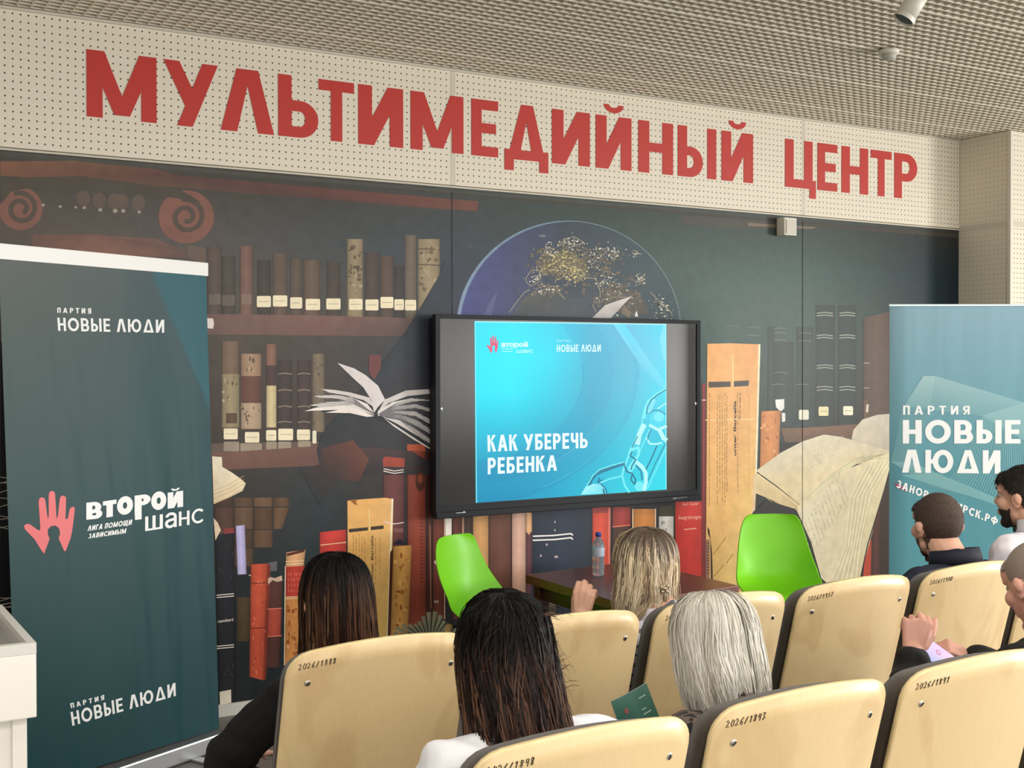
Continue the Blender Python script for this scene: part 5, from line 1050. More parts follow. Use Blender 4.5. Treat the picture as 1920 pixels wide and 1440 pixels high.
class Person:
    def __init__(s, label, r, n, head, yaw=0, pitch=0, roll=0, sk=None, male=False, sh=None, sx=None, name_group=None, voxel=.007, lean=0):
        s.x = seat_x(r, n) if sx is None else sx; s.y = YR[r]
        s.t = thing('person', label, 'person', (s.x, s.y+.30, 0)); s.o = Vector(s.t.location); s.sk = sk or skin; s.male = male; s.voxel = voxel
        s.H = Vector(head)-s.o; s.M = Matrix.Translation(s.H) @ Euler((R(pitch), R(roll), R(yaw))).to_matrix().to_4x4()
        hw = .175 if male else .150; s.hw = hw; zs = s.H.z-(.170 if male else .185)
        s.hip = Vector((0, 0, .50)); s.ch = Vector((s.H.x*.55, s.y+.19-s.o.y+lean, zs-.12)); s.nb = Vector((s.H.x*.8, s.y+.20-s.o.y+lean, zs+.035))
        s.shl = Vector((s.H.x*.6-hw, s.y+.195-s.o.y+lean, zs-.01)); s.shr = Vector((s.H.x*.6+hw, s.y+.195-s.o.y+lean, zs-.01))
        if sh: s.shl.z += sh[0]; s.shr.z += sh[1]
        s.arms = {}
    def arm(s, side, elbow, wrist, hand=None): s.arms[side] = (Vector(elbow)-s.o, Vector(wrist)-s.o, hand)
    def default_arm(s, side):
        sg = -1 if side == 'l' else 1; sh = s.shl if sg < 0 else s.shr
        e = Vector((sh.x+sg*(-.01 if s.male else .03), sh.y+.06, .62+.04)); w_ = Vector((sg*.08, e.y+.22, .60)); s.arms[side] = (e, w_, dict(f=(-.6*sg, 1, -.15), n=(0, .1, 1)))
    def torso_prims(s, bm, g=0.):
        k = 1.12 if s.male else 1.0
        ellip(bm, s.hip+Vector((0, 0, .02)), (.165*k+g, .118+g, .12+g)); mid = s.hip.lerp(s.ch, .55)
        ellip(bm, mid, (.135*k+g, .105*k+g, .17+g)); ellip(bm, s.ch, (.150*k+g, .108*k+g, .165+g))
        capsule(bm, s.ch+Vector((-.09*k, -.01, .05)), s.shl.lerp(s.ch, .12), .072+g, .055+g); capsule(bm, s.ch+Vector((.09*k, -.01, .05)), s.shr.lerp(s.ch, .12), .072+g, .055+g)
        for sh in (s.shl, s.shr): capsule(bm, s.nb+Vector((0, -.012, -.012)), sh+Vector((0, 0, .004)), .044+g, .046+g)
    def arm_prims(s, bm, side, g=0., hand=True, end=1.0):
        sh = s.shl if side == 'l' else s.shr; e, w_, h = s.arms[side]; k = 1.12 if s.male else 1.0
        capsule(bm, sh, sh.lerp(e, .5), .050*k+g, .046*k+g); capsule(bm, sh.lerp(e, .5), e, .046*k+g, .037*k+g)
        w2 = e.lerp(w_, end); m_ = e.lerp(w2, .35); capsule(bm, e, m_, .037*k+g, .038*k+g); capsule(bm, m_, w2, .038*k+g, (.026*k if end > .97 else .03*k)+g*.8)
        if hand and h:
            capsule(bm, w_, w_+(w_-e).normalized()*.01, .026*k, .024*k)
            sd = (1 if side == 'l' else -1)*h.get('flip', 1)
            hand_prims(bm, w_, h['f'], h['n'], sd, h.get('curl', (30, 40, 25)), h.get('thumb', (.6, .7, .15)), 1.06 if s.male else .94, h.get('spread', 1), h.get('curls'))
    def leg_prims(s, bm, g=0.):
        for sg in (-1, 1):
            h_ = s.hip+Vector((sg*.085, .0, .0)); k_ = Vector((sg*.11, .43, .50)); a_ = Vector((sg*.115, .40, .09))
            capsule(bm, h_, k_, .085+g, .058+g); capsule(bm, k_, k_.lerp(a_, .4), .056+g, .054+g); capsule(bm, k_.lerp(a_, .4), a_, .054+g, .036+g)
    def head_prims(s, bm):
        hb = bmesh.new(); k = 1.0
        ellip(hb, (0, -.012, .030), (.0755, .096, .090)); ellip(hb, (0, .022, -.030), (.060, .068, .078)); ellip(hb, (0, .066, .045), (.055, .03, .045))
        capsule(hb, (0, .064, -.098), (-.046, .0, -.062), .021, .021); capsule(hb, (0, .064, -.098), (.046, .0, -.062), .021, .021); ellip(hb, (0, .072, -.098), (.02, .017, .017))
        capsule(hb, (0, .088, .012), (0, .104, -.022), .0085, .0115); 
        for sg in (-1, 1):
            ellip(hb, (sg*.009, .098, -.027), (.008, .009, .007)); capsule(hb, (sg*.014, .088, .026), (sg*.046, .070, .026), .0095, .009); ellip(hb, (sg*.037, .056, -.022), (.028, .027, .027))
            er = Euler((R(-12), 0, R(sg*-32))); ellip(hb, (sg*.079, -.013, -.006), (.0075, .018, .029), er); ellip(hb, (sg*.087, -.024, .004), (.0075, .014, .022), er)
        ellip(hb, (0, .088, -.055), (.024, .011, .007)); ellip(hb, (0, .086, -.067), (.020, .011, .0075))
        bmesh.ops.transform(hb, matrix=s.M, verts=hb.verts); me = bpy.data.meshes.new('x'); hb.to_mesh(me); hb.free(); bm.from_mesh(me); bpy.data.meshes.remove(me)
        r = .060 if s.male else .049; a = s.M @ Vector((0, -.022, -.045)); capsule(bm, a, s.nb+Vector((0, .0, -.01)), r, r*1.08, 16)
    def body(s):
        for sd in 'lr':
            if sd not in s.arms: s.default_arm(sd)
        bm = bmesh.new(); s.torso_prims(bm); s.leg_prims(bm); s.head_prims(bm)
        for sd in 'lr': s.arm_prims(bm, sd)
        for sg in (-1, 1): capsule(bm, (sg*.115, .40, .06), (sg*.13, .52, .045), .036, .03)
        s.b = remesh(bm, 'body', s.voxel, s.sk, s.t, 3)
        for sg in (-1, 1):
            eb = bmesh.new(); bmesh.ops.create_uvsphere(eb, u_segments=16, v_segments=10, radius=.0125, matrix=s.M @ Matrix.Translation((sg*.031, .0715, .008))); obj('eye', eb, mat('eye white', (170, 158, 150), .3), s.t, True)
            eb = bmesh.new(); bmesh.ops.create_uvsphere(eb, u_segments=12, v_segments=8, radius=.0062, matrix=s.M @ Matrix.Translation((sg*.031, .0795, .008))); obj('iris', eb, mat('iris', (50, 38, 30), .15), s.t, True)
        return s.b
    def clothes(s, top, sleeve=.93, g=.010, trousers=None, neckz=.0, hem=None, noise=.004, name='shirt'):
        ph = random.uniform(0, 6)
        def disp(co):
            x, y, z = co.T; return noise*(np.sin(x*34+z*22+ph)*np.sin(z*41-x*13+ph*2)+.6*np.sin(x*71+y*50+z*28+ph))+noise*.5*np.sin(z*90+x*30)
        bm = bmesh.new(); s.torso_prims(bm, g)
        for sd in 'lr': s.arm_prims(bm, sd, g, False, sleeve)
        capsule(bm, s.nb+Vector((0, -.005, -.03)), s.nb+Vector((0, -.004, .012+neckz)), .062+g if s.male else .056+g, .058+g*.6 if s.male else .052+g*.6)
        o = remesh(bm, name, .008, top, s.t, 3, disp)
        bm = bmesh.new(); s.leg_prims(bm, .012); ellip(bm, s.hip+Vector((0, 0, -.0)), (.178, .132, .10)); remesh(bm, 'trousers', .011, trousers or mat('dark trousers', (34, 34, 38), .85, bump=.2, bscale=200), s.t, 3)
        shoe = mat('black shoes', (28, 26, 26), .4)
        for sg in (-1, 1):
            bm = bmesh.new(); capsule(bm, (sg*.115, .38, .045), (sg*.13, .56, .038), .044, .036); sh_ = remesh(bm, 'shoe', .008, shoe, s.t, 3)
            for v in sh_.data.vertices: v.co.z = max(v.co.z, .002)
        return o

# hair as many fine ribbons over a close-fitting cap
def ribbons(name, paths, cols, width, m, parent, outward):
    # paths: (N, K, 3); outward: function giving the local outward direction; cols: (N, K, 3) linear
    N_, K_, _ = paths.shape; T = np.gradient(paths, axis=1); T /= np.linalg.norm(T, axis=2, keepdims=True)+1e-9
    O_ = outward(paths); S = np.cross(T, O_); S /= np.linalg.norm(S, axis=2, keepdims=True)+1e-9
    tw = rng.normal(0, .35, (N_, 1, 1)); S = S*np.cos(tw)+np.cross(T, S)*np.sin(tw)
    tt = np.linspace(0, 1, K_)[None, :, None]; wd = (width if np.ndim(width) else np.full(N_, width))[:, None, None]*(1-.75*tt**2.2)*(.5+.5*np.minimum(1, tt*6))/2
    A = paths-S*wd; B = paths+S*wd; V = np.stack([A, B], 2).reshape(-1, 3)
    i = np.arange(N_)[:, None]*K_*2+np.arange(K_-1)[None]*2; F_ = np.stack([i, i+1, i+3, i+2], -1).reshape(-1, 4)
    me = bpy.data.meshes.new(name); me.vertices.add(len(V)); me.vertices.foreach_set('co', V.astype(np.float32).ravel())
    me.loops.add(len(F_)*4); me.loops.foreach_set('vertex_index', F_.astype(np.int32).ravel()); me.polygons.add(len(F_)); me.polygons.foreach_set('loop_start', (np.arange(len(F_))*4).astype(np.int32)); me.update(calc_edges=True)
    c = me.color_attributes.new('Col', 'FLOAT_COLOR', 'POINT'); cc = np.repeat(cols[:, :, None, :], 2, axis=2).reshape(-1, 3); c.data.foreach_set('color', np.concatenate([cc, np.ones((len(cc), 1))], 1).astype(np.float32).ravel())
    return link(name, me, m, parent, True)
hairm = mat('hair strands', None, .38, attr=True, spec=.35)
haird = mat('dark hair strands', None, .45, attr=True, spec=.14)
def lc(c): return np.array(lin(c)[:3])
def interp(knots, t):
    k = np.linspace(0, 1, len(knots)); kn = np.array(knots, float)
    # smooth interpolation
    f = t*(len(knots)-1); i = np.clip(f.astype(int), 0, len(knots)-2); u = f-i
    p0 = kn[np.maximum(i-1, 0)]; p1 = kn[i]; p2 = kn[i+1]; p3 = kn[np.minimum(i+2, len(knots)-1)]; u = u[..., None]
    return .5*((2*p1)+(-p0+p2)*u+(2*p0-5*p1+4*p2-p3)*u*u+(-p0+3*p1-3*p2+p3)*u**3)
def long_hair(P, knots, root, tips, n=3200, ax=.95, ay=1.05, fmax=112, tfront=.30, clumps=150, wave=.004, wid=.0034, warp=None, capcol=None, cen=(0, -.012), lenvar=.16, streak=None, part=None, outer=.06, kname='hair', rootlen=.3, capt=.95):
    g = P.t; K_ = 18
    def path(phi, t, lay):
        tm = np.where(np.abs(phi) < R(fmax), 1.0, np.clip(1-(np.abs(phi)-R(fmax))/R(22), 0, 1)*(1-tfront)+tfront)
        kn = interp(knots, np.clip(t*tm, 0, 1)); r = kn[..., 0]*(1-lay); z = kn[..., 1]-lay*.02*(kn[..., 1] > .05)
        return np.stack([np.sin(phi)*r*ax+cen[0], -np.cos(phi)*r*ay+cen[1], z], -1)
    # cap
    ph = np.linspace(-math.pi, math.pi, 61)[:, None]; tc_ = np.linspace(0, capt, 24)[None]; Pc = path(ph+0*tc_, tc_+0*ph, .085); Pc = Pc.reshape(-1, 3)
    if warp: Pc = warp(Pc, (tc_+0*ph).ravel())
    M = np.array(P.M); Pc = Pc@M[:3, :3].T+M[:3, 3]
    F_ = [(i*24+j, i*24+j+1, (i+1)*24+j+1, (i+1)*24+j) for i in range(60) for j in range(23)]
    me = bpy.data.meshes.new('hair_base'); me.from_pydata([tuple(p) for p in Pc], [], F_); link('hair_base', me, mat('hair base '+kname, capcol or root, .7, bump=.6, bscale=120, stretch=(4, 4, .3)), g, True)
    cph = rng.uniform(-math.pi, math.pi, clumps); cl = rng.integers(0, clumps, n)
    base = cph[cl]+rng.normal(0, .055, n); lay = rng.uniform(0, outer, n)+rng.choice([0, .012, .03], n); t = np.linspace(0, 1, K_)[None]
    L_ = 1-rng.uniform(0, 1.9*lenvar, clumps)[cl]-np.abs(rng.normal(0, .06, n)); t0 = rng.uniform(0, rootlen, n)[:, None]*rng.choice([0, 1], n, p=[.45, .55])[:, None]
    T_ = t0+(np.clip(L_, .6, 1.03)[:, None]-t0)*t
    phi = base[:, None]*(1-.25*t)+cph[cl][:, None]*(.25*t)+wave*8*np.sin(T_*9+cl[:, None]*1.7)+.02*np.sin(T_*14+rng.uniform(0, 6, n)[:, None])
    pp = path(phi, T_, lay[:, None]-.03*rng.random(n)[:, None]*T_); nz = rng.uniform(0, 6, (n, 3)); pp += wave*T_[..., None]*np.sin(T_[..., None]*11+nz[:, None, :]+cl[:, None, None])
    if warp: pp = warp(pp.reshape(-1, 3), T_.ravel(), cl=np.repeat(cl, K_)).reshape(n, K_, 3)
    pp = pp@M[:3, :3].T+M[:3, 3]
    rc, tc2 = lc(root), [lc(x) for x in tips]; tcol = np.array([tc2[i] for i in rng.choice(len(tc2), clumps)])[cl]*rng.uniform(.75, 1.25, n)[:, None]
    mixw = np.clip((T_-.12)/.55, 0, 1)[..., None]**1.1
    if streak is not None: mixw = streak(T_, phi, mixw)
    cols = rc*rng.uniform(.75, 1.25, n)[:, None, None]*(1-mixw)+tcol[:, None, :]*mixw
    c0 = np.array(P.M @ Vector((0, 0, 0)))
    def outw(p): q = p-c0; q = q*np.array([1, 1, .35]); return q/(np.linalg.norm(q, axis=2, keepdims=True)+1e-9)
    ribbons('hair', pp, cols, rng.uniform(.6, 1.3, n)*wid, haird if sum(root) < 60 else hairm, g, outw)
def short_hair(P, keep, cols, infl=.008, n=5000, ln=.014, cap=True, beard=None, name='hair', lift=.5, density=None, capm=None, down=(0, -.3, -1)):
    bm = bmesh.new(); g = infl
    ellip(bm, (0, -.012, .030), (.0755+g, .096+g, .090+g)); ellip(bm, (0, .022, -.030), (.060+g, .068+g, .078+g)); ellip(bm, (0, .066, .045), (.055+g, .03+g, .045+g))
    capsule(bm, (0, .064, -.098), (-.046, .0, -.062), .021+g, .021+g); capsule(bm, (0, .064, -.098), (.046, .0, -.062), .021+g, .021+g); capsule(bm, (0, -.022, -.045), (0, -.03, -.12), .060+g*.3, .062+g*.3, 16)
    o = remesh(bm, name+'_base', .006, capm or mat('hair base '+name+P.t.name, cols[0], .8, bump=.5, bscale=200), P.t, 3)
    cut(o, keep); me = o.data
    # sample strands on it
    me.calc_loop_triangles(); tri = np.array([tuple(t.vertices) for t in me.loop_triangles]); V = np.array([tuple(v.co) for v in me.vertices])
    a, b, c = V[tri[:, 0]], V[tri[:, 1]], V[tri[:, 2]]; cr = np.cross(b-a, c-a); ar = np.linalg.norm(cr, axis=1); nn = cr/(ar[:, None]+1e-12)
    idx = rng.choice(len(tri), n, p=ar/ar.sum()); u, v = rng.random(n), rng.random(n); fl = u+v > 1; u[fl], v[fl] = 1-u[fl], 1-v[fl]
    p = a[idx]+(b[idx]-a[idx])*u[:, None]+(c[idx]-a[idx])*v[:, None]; nr = nn[idx]
    if density is not None: kp = rng.random(n) < density(p); p, nr = p[kp], nr[kp]; n = len(p)
    dn_ = np.array(down, float)+rng.normal(0, .35, (n, 3)); dn_ -= nr*(dn_*nr).sum(1, keepdims=True); dn_ /= np.linalg.norm(dn_, axis=1, keepdims=True)+1e-9
    t = np.linspace(0, 1, 4)[None, :, None]; l = (ln*rng.uniform(.6, 1.25, n))[:, None, None]
    pp = p[:, None]-nr[:, None]*.003+(dn_[:, None]*(1-.15*t)+nr[:, None]*lift*(1-.5*t))*t*l
    M = np.array(P.M); pw = pp@M[:3, :3].T+M[:3, 3]; me.vertices.foreach_set('co', (V@M[:3, :3].T+M[:3, 3]).astype(np.float32).ravel()); me.update()
    cc = np.array([lc(x) for x in cols])[rng.choice(len(cols), n)]*rng.uniform(.7, 1.3, n)[:, None]; cc = np.repeat(cc[:, None], 4, axis=1)
    c0 = np.array(P.H)
    def outw(q): w_ = q-c0; return w_/(np.linalg.norm(w_, axis=2, keepdims=True)+1e-9)
    ribbons(name, pw, cc, np.full(n, .0014), hairm, P.t, outw)
    return o
def collar(P, m, r0=.062, h=.034, flare=.012, spread=None, tilt=12, ys=1.12, name='collar', dz=0):
    bm = bmesh.new(); n = 48; prof = [(r0+.004, -.012), (r0, h*.5), (r0+.002, h), (r0+.008, h+.001), (r0+.012, h*.5), (r0+flare+.004, -.006)]
    rings = []
    for r, z in prof:
        rg = []
        for k in range(n):
            a = 2*math.pi*k/n; fr = max(0, math.sin(a))**6; zz = z-(.03*fr if z > .01 else .012*fr); rg.append(bm.verts.new((r*math.cos(a), r*ys*math.sin(a), zz)))
        rings.append(rg)
    for a, b in zip(rings, rings[1:]):
        for k in range(n): bm.faces.new((a[k], a[(k+1) % n], b[(k+1) % n], b[k]))
    bmesh.ops.transform(bm, matrix=Matrix.Translation(P.nb+Vector((0, .004, .018+dz))) @ Euler((R(-tilt), 0, 0)).to_matrix().to_4x4(), verts=bm.verts)
    o = obj(name, bm, m, P.t, True); md = o.modifiers.new('t', 'SOLIDIFY'); md.thickness = .002; return o

# --- woman in black, far left
P1 = Person('woman with straight brown highlighted hair in a black top, far left', 0, 0, (1.212, -2.88, 1.088), yaw=6)
P1.arm('l', (1.215-.27, -2.78, .70), (1.215-.12, -2.52, .62), dict(f=(.6, 1, 0), n=(0, 0, 1)))
P1.body(); P1.clothes(mat('black knit', (10, 10, 12), .9, bump=.3, bscale=300), g=.014)
long_hair(P1, [(.004, .135), (.045, .130), (.082, .100), (.100, .045), (.104, -.015), (.106, -.08), (.112, -.14), (.117, -.20), (.117, -.245)], (7, 6, 6), [(66, 42, 30), (78, 50, 34), (44, 28, 21), (124, 92, 66), (88, 58, 42), (30, 20, 16)], n=4600, ax=.94, ay=1.02, warp=lambda p, t, cl=None: p+np.stack([np.clip((t-.35)/.65, 0, 1)*.014, 0*t, 0*t], 1), clumps=110, kname='dark brown', wave=.003, lenvar=.08,
          streak=lambda T, ph, m_: np.clip((T-.26)/.3, 0, 1)[..., None])
# --- woman with dark hair and white blouse
P2 = Person('woman with long dark brown hair in a white blouse, nearer row', 1, 0, (1.222, -3.73, 1.121), yaw=-8, sh=(.012, .008))
P2.arm('l', (.98, -3.72, .72), (1.08, -3.45, .62), dict(f=(.6, 1, 0), n=(0, 0, 1))); P2.arm('r', (1.455, -3.70, .72), (1.36, -3.45, .62), dict(f=(-.6, 1, 0), n=(0, 0, 1)))
P2.hw = .165; P2.shl.x -= .02; P2.shr.x += .02
P2.body(); P2.clothes(mat('white blouse', (232, 232, 236), .75, bump=.25, bscale=60), g=.022, noise=.006, name='blouse')
def warp2(p, t, cl=None):
    q = p.copy(); k = np.clip((t-.62)/.38, 0, 1)**1.6
    q[:, 1] -= np.clip((t-.40)/.6, 0, 1)**1.15*.165; q[:, 0] *= 1+(.16*k if cl is not None else 0); q[:, 0] += (.03*k*(q[:, 0] > 0) if cl is not None else 0); amt = .03 if cl is None else .02+.035*((np.sin(cl*12.9898)*43758.5) % 1)
    q[:, 0] += k*amt*(1+np.clip(q[:, 0], 0, .1)*6)*.6
    q[:, 1] = np.where(q[:, 2] < -.07, np.maximum(q[:, 1], -.205), q[:, 1])
    if cl is not None: q[:, 0] += .012*k*np.sin(t*16+cl*2.1); q[:, 2] += .010*k*np.sin(t*13+cl*1.3)
    return q
long_hair(P2, [(.004, .132), (.048, .127), (.086, .095), (.102, .035), (.105, -.03), (.104, -.10), (.106, -.17), (.114, -.22), (.124, -.295)], (6, 5, 5), [(34, 22, 18), (78, 50, 38), (52, 33, 26), (116, 82, 64), (24, 16, 14), (92, 60, 46)], n=5200, ax=.93, ay=1.0, kname='black brown', warp=warp2, capt=.80, wave=.014, lenvar=.17, clumps=150,
          streak=lambda T, ph, m_: np.clip((T-.34)/.4, 0, 1)[..., None])
# --- blonde woman with a hair clip, raised hand
P3 = Person('blonde woman with a hair clip raising her left hand, seated in the farther row', 0, 2, (2.236, -2.86, 1.090), yaw=-12, voxel=.0045, pitch=2)
hw3 = np.array(aty(1090, 1160, -2.76)); 
P3.arm('l', (2.02, -2.86, .68), tuple(hw3), dict(f=(.22, .10, 1), n=(-.75, -.55, .25), curls=[(20, 66, 36), (28, 72, 40), (36, 76, 44), (42, 78, 44)], thumb=(.95, .35, .35), flip=-1))
P3.body(); P3.clothes(mat('white striped blouse', (196, 194, 198), .75, bump=.2, bscale=80), g=.012, sleeve=.42, name='blouse')
nt = _m['white striped blouse'].node_tree; N = nt.nodes
tc = N.new('ShaderNodeTexCoord'); wv = N.new('ShaderNodeTexWave'); wv.bands_direction = 'Z'; wv.inputs['Scale'].default_value = 9; wv.inputs['Distortion'].default_value = 6; wv.inputs['Detail'].default_value = 1; wv.inputs['Detail Scale'].default_value = 1.5
cr = N.new('ShaderNodeValToRGB'); cr.color_ramp.elements[0].position = .12; cr.color_ramp.elements[0].color = lin((96, 94, 100)); cr.color_ramp.elements[1].position = .3; cr.color_ramp.elements[1].color = lin((190, 188, 194))
nt.links.new(tc.outputs['Object'], wv.inputs[0]); nt.links.new(wv.outputs['Fac'], cr.inputs[0]); nt.links.new(cr.outputs[0], N['Principled BSDF'].inputs['Base Color'])
collar(P3, mat('white pleated collar', (232, 226, 236), .7), r0=.060, h=.03, flare=.03)
def warp3(p, t, cl=None):
    q = p.copy(); gx, gy, gz = .004, -.104, -.035      # gather towards the clip
    s_ = np.exp(-((q[:, 2]-gz)/.05)**2)*np.clip(-q[:, 1]/.08, 0, 1)*(np.abs(q[:, 0]) < .09)
    k = .0 if cl is None else .75*(((cl*7) % 3) > 0)
    q[:, 0] = q[:, 0]*(1-s_*k)+gx*s_*k; q[:, 1] -= .006*s_*k
    side = np.clip((t-.55)/.45, 0, 1)*(q[:, 0] < -.05); q[:, 0] -= side*.018; return q
long_hair(P3, [(.004, .124), (.045, .120), (.082, .092), (.098, .045), (.100, -.005), (.098, -.05), (.098, -.095), (.092, -.145)], (84, 70, 58), [(222, 202, 168), (208, 186, 152), (236, 220, 192), (184, 162, 132), (214, 194, 162), (140, 120, 98)], n=4200, kname='blonde', ax=.94, ay=1.0, warp=warp3, wave=.006, lenvar=.10, capcol=(110, 92, 74), rootlen=.15,
          streak=lambda T, ph, m_: np.clip((T-.30+.07*np.sin(ph*23)+.05*rng.normal(0, 1, T.shape[0])[:, None])/.16, 0, 1)[..., None])
cp = P3.M @ Vector((.004, -.118, -.037)); bm = bmesh.new()
for dx, dz in ((0, 0), (.011, .006), (-.011, .006), (.008, -.009), (-.008, -.009)): bmesh.ops.create_icosphere(bm, subdivisions=1, radius=.0055, matrix=Matrix.Translation(cp+Vector((dx, -.002, dz))))
tube(bm, [tuple(cp+Vector((-.02, 0, .004))), tuple(cp+Vector((0, -.004, 0))), tuple(cp+Vector((.02, 0, .004)))], .0022, 6)
obj('hair_clip', bm, mat('clip metal', (190, 176, 150), .25, .8), P3.t, True)
# --- grey-haired woman
P4 = Person('elderly woman with a silver grey bob in a dark patterned jacket, nearer row', 1, 1, (1.775, -3.72, 1.070), yaw=-12, pitch=-12, sh=(.035, .035))
P4.arm('l', (1.55, -3.62, .74), (1.52, -3.44, .80), dict(f=(-.1, .3, 1), n=(-.4, -.9, 0), curl=(40, 50, 30), flip=-1))
P4.body(); pj = mat('patterned jacket', (92, 80, 74), .8, bump=.3, bscale=160); P4.clothes(pj, g=.020, noise=.006, name='jacket', neckz=.012)
nt = pj.node_tree; N = nt.nodes; tc = N.new('ShaderNodeTexCoord'); vz = N.new('ShaderNodeTexNoise'); vz.inputs['Scale'].default_value = 26; vz.inputs['Detail'].default_value = 1.5; vz.inputs['Distortion'].default_value = 2.5
cr = N.new('ShaderNodeValToRGB'); cr.color_ramp.interpolation = 'CONSTANT'; cr.color_ramp.elements[0].color = lin((22, 20, 20)); cr.color_ramp.elements[1].position = .47; cr.color_ramp.elements[1].color = lin((98, 84, 76))
nt.links.new(tc.outputs['Object'], vz.inputs['Vector']); nt.links.new(vz.outputs['Fac'], cr.inputs[0]); nt.links.new(cr.outputs[0], N['Principled BSDF'].inputs['Base Color'])
def warp4(p, t, cl=None):
    q = p.copy(); k = np.clip((t-.5)/.5, 0, 1)**1.3; q[:, 0] += k*.022; return q
long_hair(P4, [(.004, .128), (.050, .124), (.088, .098), (.106, .05), (.108, -.01), (.106, -.065), (.100, -.115), (.088, -.155)], (188, 183, 170), [(226, 222, 212), (238, 235, 228), (206, 202, 190), (180, 174, 160), (216, 212, 202)], n=4800, kname='silver', ax=.93, ay=1.02, warp=warp4, wave=.006, lenvar=.10, capcol=(180, 176, 164), fmax=104)
# --- man in navy and white polo
P5 = Person('man with short black hair in a navy and white polo shirt, farther row', 0, 4, (3.535, -2.86, 1.128), yaw=-18, male=True, voxel=.005, sx=3.40)
P5.body()
pm = mat('navy and white polo', (236, 236, 238), .8, bump=.2, bscale=200); P5.clothes(pm, g=.014, name='polo_shirt', sleeve=.0+.45)
nt = pm.node_tree; N = nt.nodes; tc = N.new('ShaderNodeTexCoord'); sx_ = N.new('ShaderNodeSeparateXYZ'); gt = N.new('ShaderNodeMath'); gt.operation = 'GREATER_THAN'; gt.inputs[1].default_value = P5.shl.z+.012
mx = N.new('ShaderNodeMix'); mx.data_type = 'RGBA'; mx.inputs[6].default_value = lin((232, 232, 234)); mx.inputs[7].default_value = lin((26, 30, 48))
nt.links.new(tc.outputs['Object'], sx_.inputs[0]); nt.links.new(sx_.outputs[2], gt.inputs[0]); nt.links.new(gt.outputs[0], mx.inputs[0]); nt.links.new(mx.outputs[2], N['Principled BSDF'].inputs['Base Color'])
collar(P5, mat('navy collar', (24, 28, 44), .7, bump=.2, bscale=300), r0=.070, h=.05, flare=.010, tilt=10)
def scalp(c, low=-.075, side=.0, front=.078, fz=.055):
    y, z, x = c[1], c[2]+.003*math.sin(c[0]*310)+.003*math.sin(c[0]*173+c[1]*260), abs(c[0])
    if y > front-.0: return False
    if y > .045: return z > fz
    if y > .0: return z > .015+(y)*.8
    if y > -.03: return z > (.022 if x > .06 else low)
    return z > low
def dens5(p): return np.clip((p[:, 2]+.08)/.10, .12, 1)*(1-.75*np.exp(-((p[:, 1]+.06)/.035)**2-((p[:, 2]-.085)/.03)**2-(p[:, 0]/.03)**2))
short_hair(P5, scalp, [(34, 28, 25), (46, 38, 33), (28, 24, 22), (66, 54, 46)], n=11000, ln=.011, infl=.005, density=dens5, capm=mat('dark cropped scalp', (74, 58, 50), .8, bump=.6, bscale=240))
def beardk(c): y, z = c[1], c[2]; return z < -.045+max(0, (.03-y))*.55 and y > .022 and z > -.128 and (y < .082 or z < -.072)
short_hair(P5, beardk, [(40, 32, 28), (56, 46, 40)], n=1500, ln=.003, infl=.0015, name='beard', capm=mat('stubble', (104, 80, 70), .8, bump=.4, bscale=300))
# --- bearded man in white shirt, right edge
P6 = Person('bearded man with dark quiff in a white shirt at the right edge, looking left', 0, 5, (4.015, -2.86, 1.205), yaw=10, male=True, voxel=.005)
P6.body(); ws = mat('white shirt', (226, 222, 228), .75, bump=.2, bscale=80); P6.clothes(ws, g=.016, noise=.005)
collar(P6, ws, r0=.068, h=.052, flare=.022, tilt=10)
short_hair(P6, lambda c: scalp(c, -.06, 0, .085, .052), [(24, 20, 18), (34, 28, 25), (44, 36, 32)], n=8000, ln=.018, infl=.008, capm=mat('dark scalp', (34, 28, 25), .8, bump=.6, bscale=240), density=lambda p: np.clip((p[:, 2]+.02)/.06, .1, 1))
short_hair(P6, beardk, [(36, 28, 25), (50, 40, 35)], n=6000, ln=.008, infl=.003, name='beard', capm=mat('dark beard base', (46, 36, 32), .8, bump=.5, bscale=260))
bm = bmesh.new()
for sg in (-1, 1): tube(bm, [tuple(P6.M @ Vector((sg*.014, .099, .029))), tuple(P6.M @ Vector((sg*.032, .090, .034))), tuple(P6.M @ Vector((sg*.05, .072, .030)))], [.003, .0036, .002], 6)
obj('eyebrows', bm, mat('brow hair', (32, 26, 24), .9), P6.t, True)
# --- grey cropped man with phone
P7 = Person('man with grey cropped hair in a black jacket holding a phone, right edge', 1, 3, (2.915, -3.72, 1.105), yaw=-12, pitch=-20, male=True, sk=skin_red, voxel=.0045)
wl = np.array(aty(1712, 1222, -3.42)); el = np.array(aty(1700, 1400, -3.55)); wr = np.array(aty(1822, 1236, -3.40)); er_ = np.array(aty(1955, 1290, -3.62))
P7.arm('l', tuple(el), tuple(wl), dict(f=(.35, .12, 1), n=(-.55, -.8, .35), curls=[(50, 60, 30), (58, 66, 35), (64, 66, 35), (66, 66, 35)], thumb=(.9, .5, .2)))
P7.arm('r', tuple(er_), tuple(wr), dict(f=(-.85, .25, .42), n=(.1, -.6, .9), curls=[(28, 34, 20), (34, 40, 24), (40, 44, 26), (44, 46, 28)], thumb=(.85, .3, -.35)))
P7.body(); P7.clothes(mat('black jacket', (16, 15, 14), .8, bump=.3, bscale=120), g=.020, noise=.006, name='jacket', sleeve=.90, neckz=.01)
short_hair(P7, lambda c: scalp(c, -.07, 0, .070, .06), [(150, 145, 138), (178, 172, 162), (112, 106, 100), (86, 80, 76)], n=12000, ln=.008, infl=.0035, capm=mat('grey cropped scalp', (138, 124, 114), .8, bump=.5, bscale=240), density=lambda p: np.clip((p[:, 2]+.09)/.12, .25, 1))
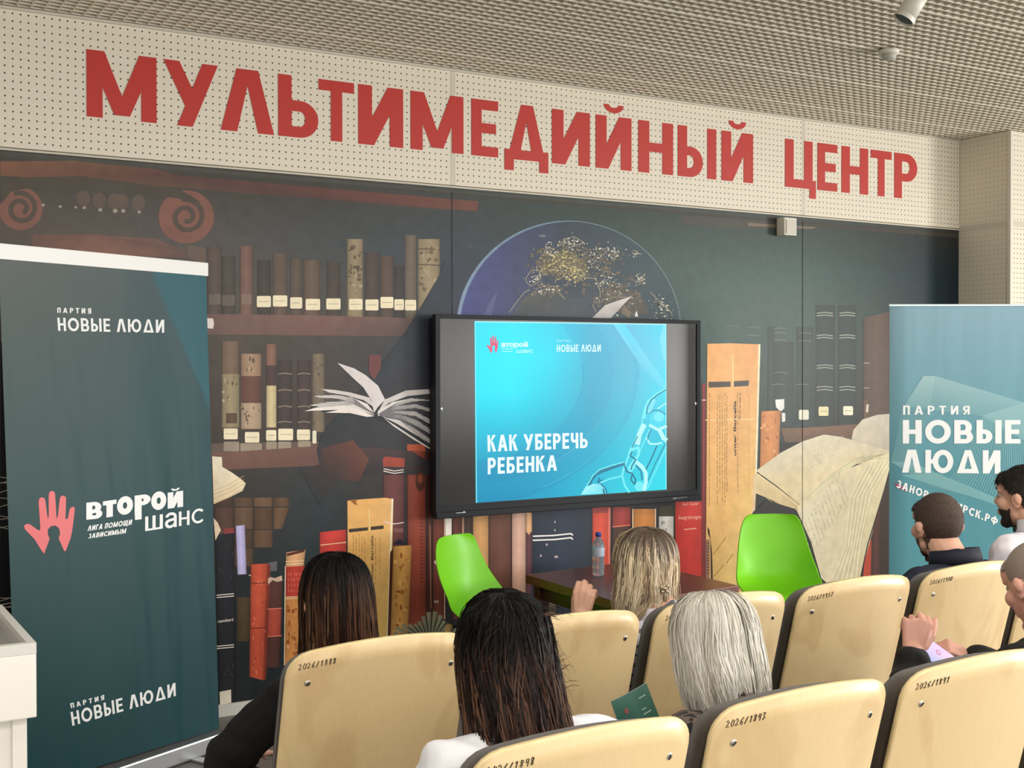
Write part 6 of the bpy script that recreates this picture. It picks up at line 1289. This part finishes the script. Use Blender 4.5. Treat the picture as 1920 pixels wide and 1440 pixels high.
# phone
pc = Vector(aty(1774, 1240, -3.47)); ph = thing('phone', 'smartphone with lit colourful screen in the hands of the man in black', 'phone', tuple(pc))
nr = (Vector((-.05, -.80, .60))).normalized(); up = Vector((-.55, .62, .35)); up = (up-nr*up.dot(nr)).normalized(); rt = up.cross(nr)
ph.matrix_world = Matrix(((rt.x, up.x, nr.x, pc.x), (rt.y, up.y, nr.y, pc.y), (rt.z, up.z, nr.z, pc.z), (0, 0, 0, 1)))
obj('case', bx((0, 0, -.004), (.076, .158, .008)), mat('phone case', (30, 32, 60), .35), ph, bevel=.003)
pp_ = Print(lambda u, v, L: np.array((u, v, .0003+.0002*L)))
pp_.grid([-.035, 0, .035], [-.075, -.03, .02, .075], [[(90, 150, 250), (235, 190, 215), (250, 200, 200)], [(120, 180, 250), (240, 196, 190), (250, 214, 220)], [(170, 190, 250), (220, 200, 250), (235, 200, 245)], [(190, 180, 250), (220, 200, 250), (240, 210, 250)]], 0, 4)
for cx_, cy_ in ((-.012, .0), (.014, -.035), (-.02, -.04), (.01, .03)): pp_.ell(cx_, cy_, .008, .008, (200, 110, 150), 1, 14); pp_.ell(cx_, cy_, .005, .005, (240, 200, 230), 2, 14)
pp_.build('lit_screen', mat('phone screen', None, .3, emit=1.1, attr=True), ph)
# leaflet in the grey-haired woman's hand
YL = -3.50
q_ = [aty(1147, 1316, YL-.02), aty(1213, 1281, YL), aty(1240, 1352, YL+.0), aty(1174, 1392, YL-.02)]
lc0 = (q_[0]+q_[2])/2; lf = thing('leaflet', 'green printed leaflet held up by the grey-haired woman', 'leaflet', tuple(lc0))
def lfn(u, v, L):
    p = (q_[0]*(1-u)+q_[1]*u)*(1-v)+(q_[3]*(1-u)+q_[2]*u)*v; return p-lc0+np.array([0, -.0006-.00015*L+.012*(u-.5)**2, 0])
lp_ = Print(lfn); lp_.grid([0, .25, .5, .75, 1], [0, .5, 1], [[(92, 140, 128), (104, 152, 138), (96, 146, 132), (80, 128, 114), (74, 120, 106)], [(60, 116, 102), (70, 124, 110), (84, 136, 120), (68, 118, 102), (62, 112, 96)], [(50, 104, 92), (58, 112, 98), (66, 120, 104), (58, 108, 92), (56, 104, 88)]], 0, 3)
for (x, y, w2) in ((.66, .22, .2), (.64, .50, .12), (.64, .62, .22), (.62, .78, .16)): lp_.poly([(x, y), (x+w2, y), (x+w2, y+.025), (x, y+.025)], (206, 226, 216), 3)
lp_.poly([(.22, .3), (.3, .28), (.32, .38), (.27, .44), (.22, .38)], (190, 110, 110), 3)
lp_.text('НОВЫЕ ЛЮДИ', [(.12, .98), (.62, .93), (.62, .85), (.12, .90)], (230, 240, 236), 4, .03)
lp_.build('front_page', mat('leaflet print', None, .45, attr=True), lf)
bp2 = Print(lambda u, v, L: lfn(u, v, 0)+np.array([0, .003, 0])); bp2.grid([0, .5, 1], [0, 1], [[(200, 214, 200)]*3]*2, 0, 3); bp2.build('back_page', mat('leaflet paper', (206, 218, 206), .6), lf)
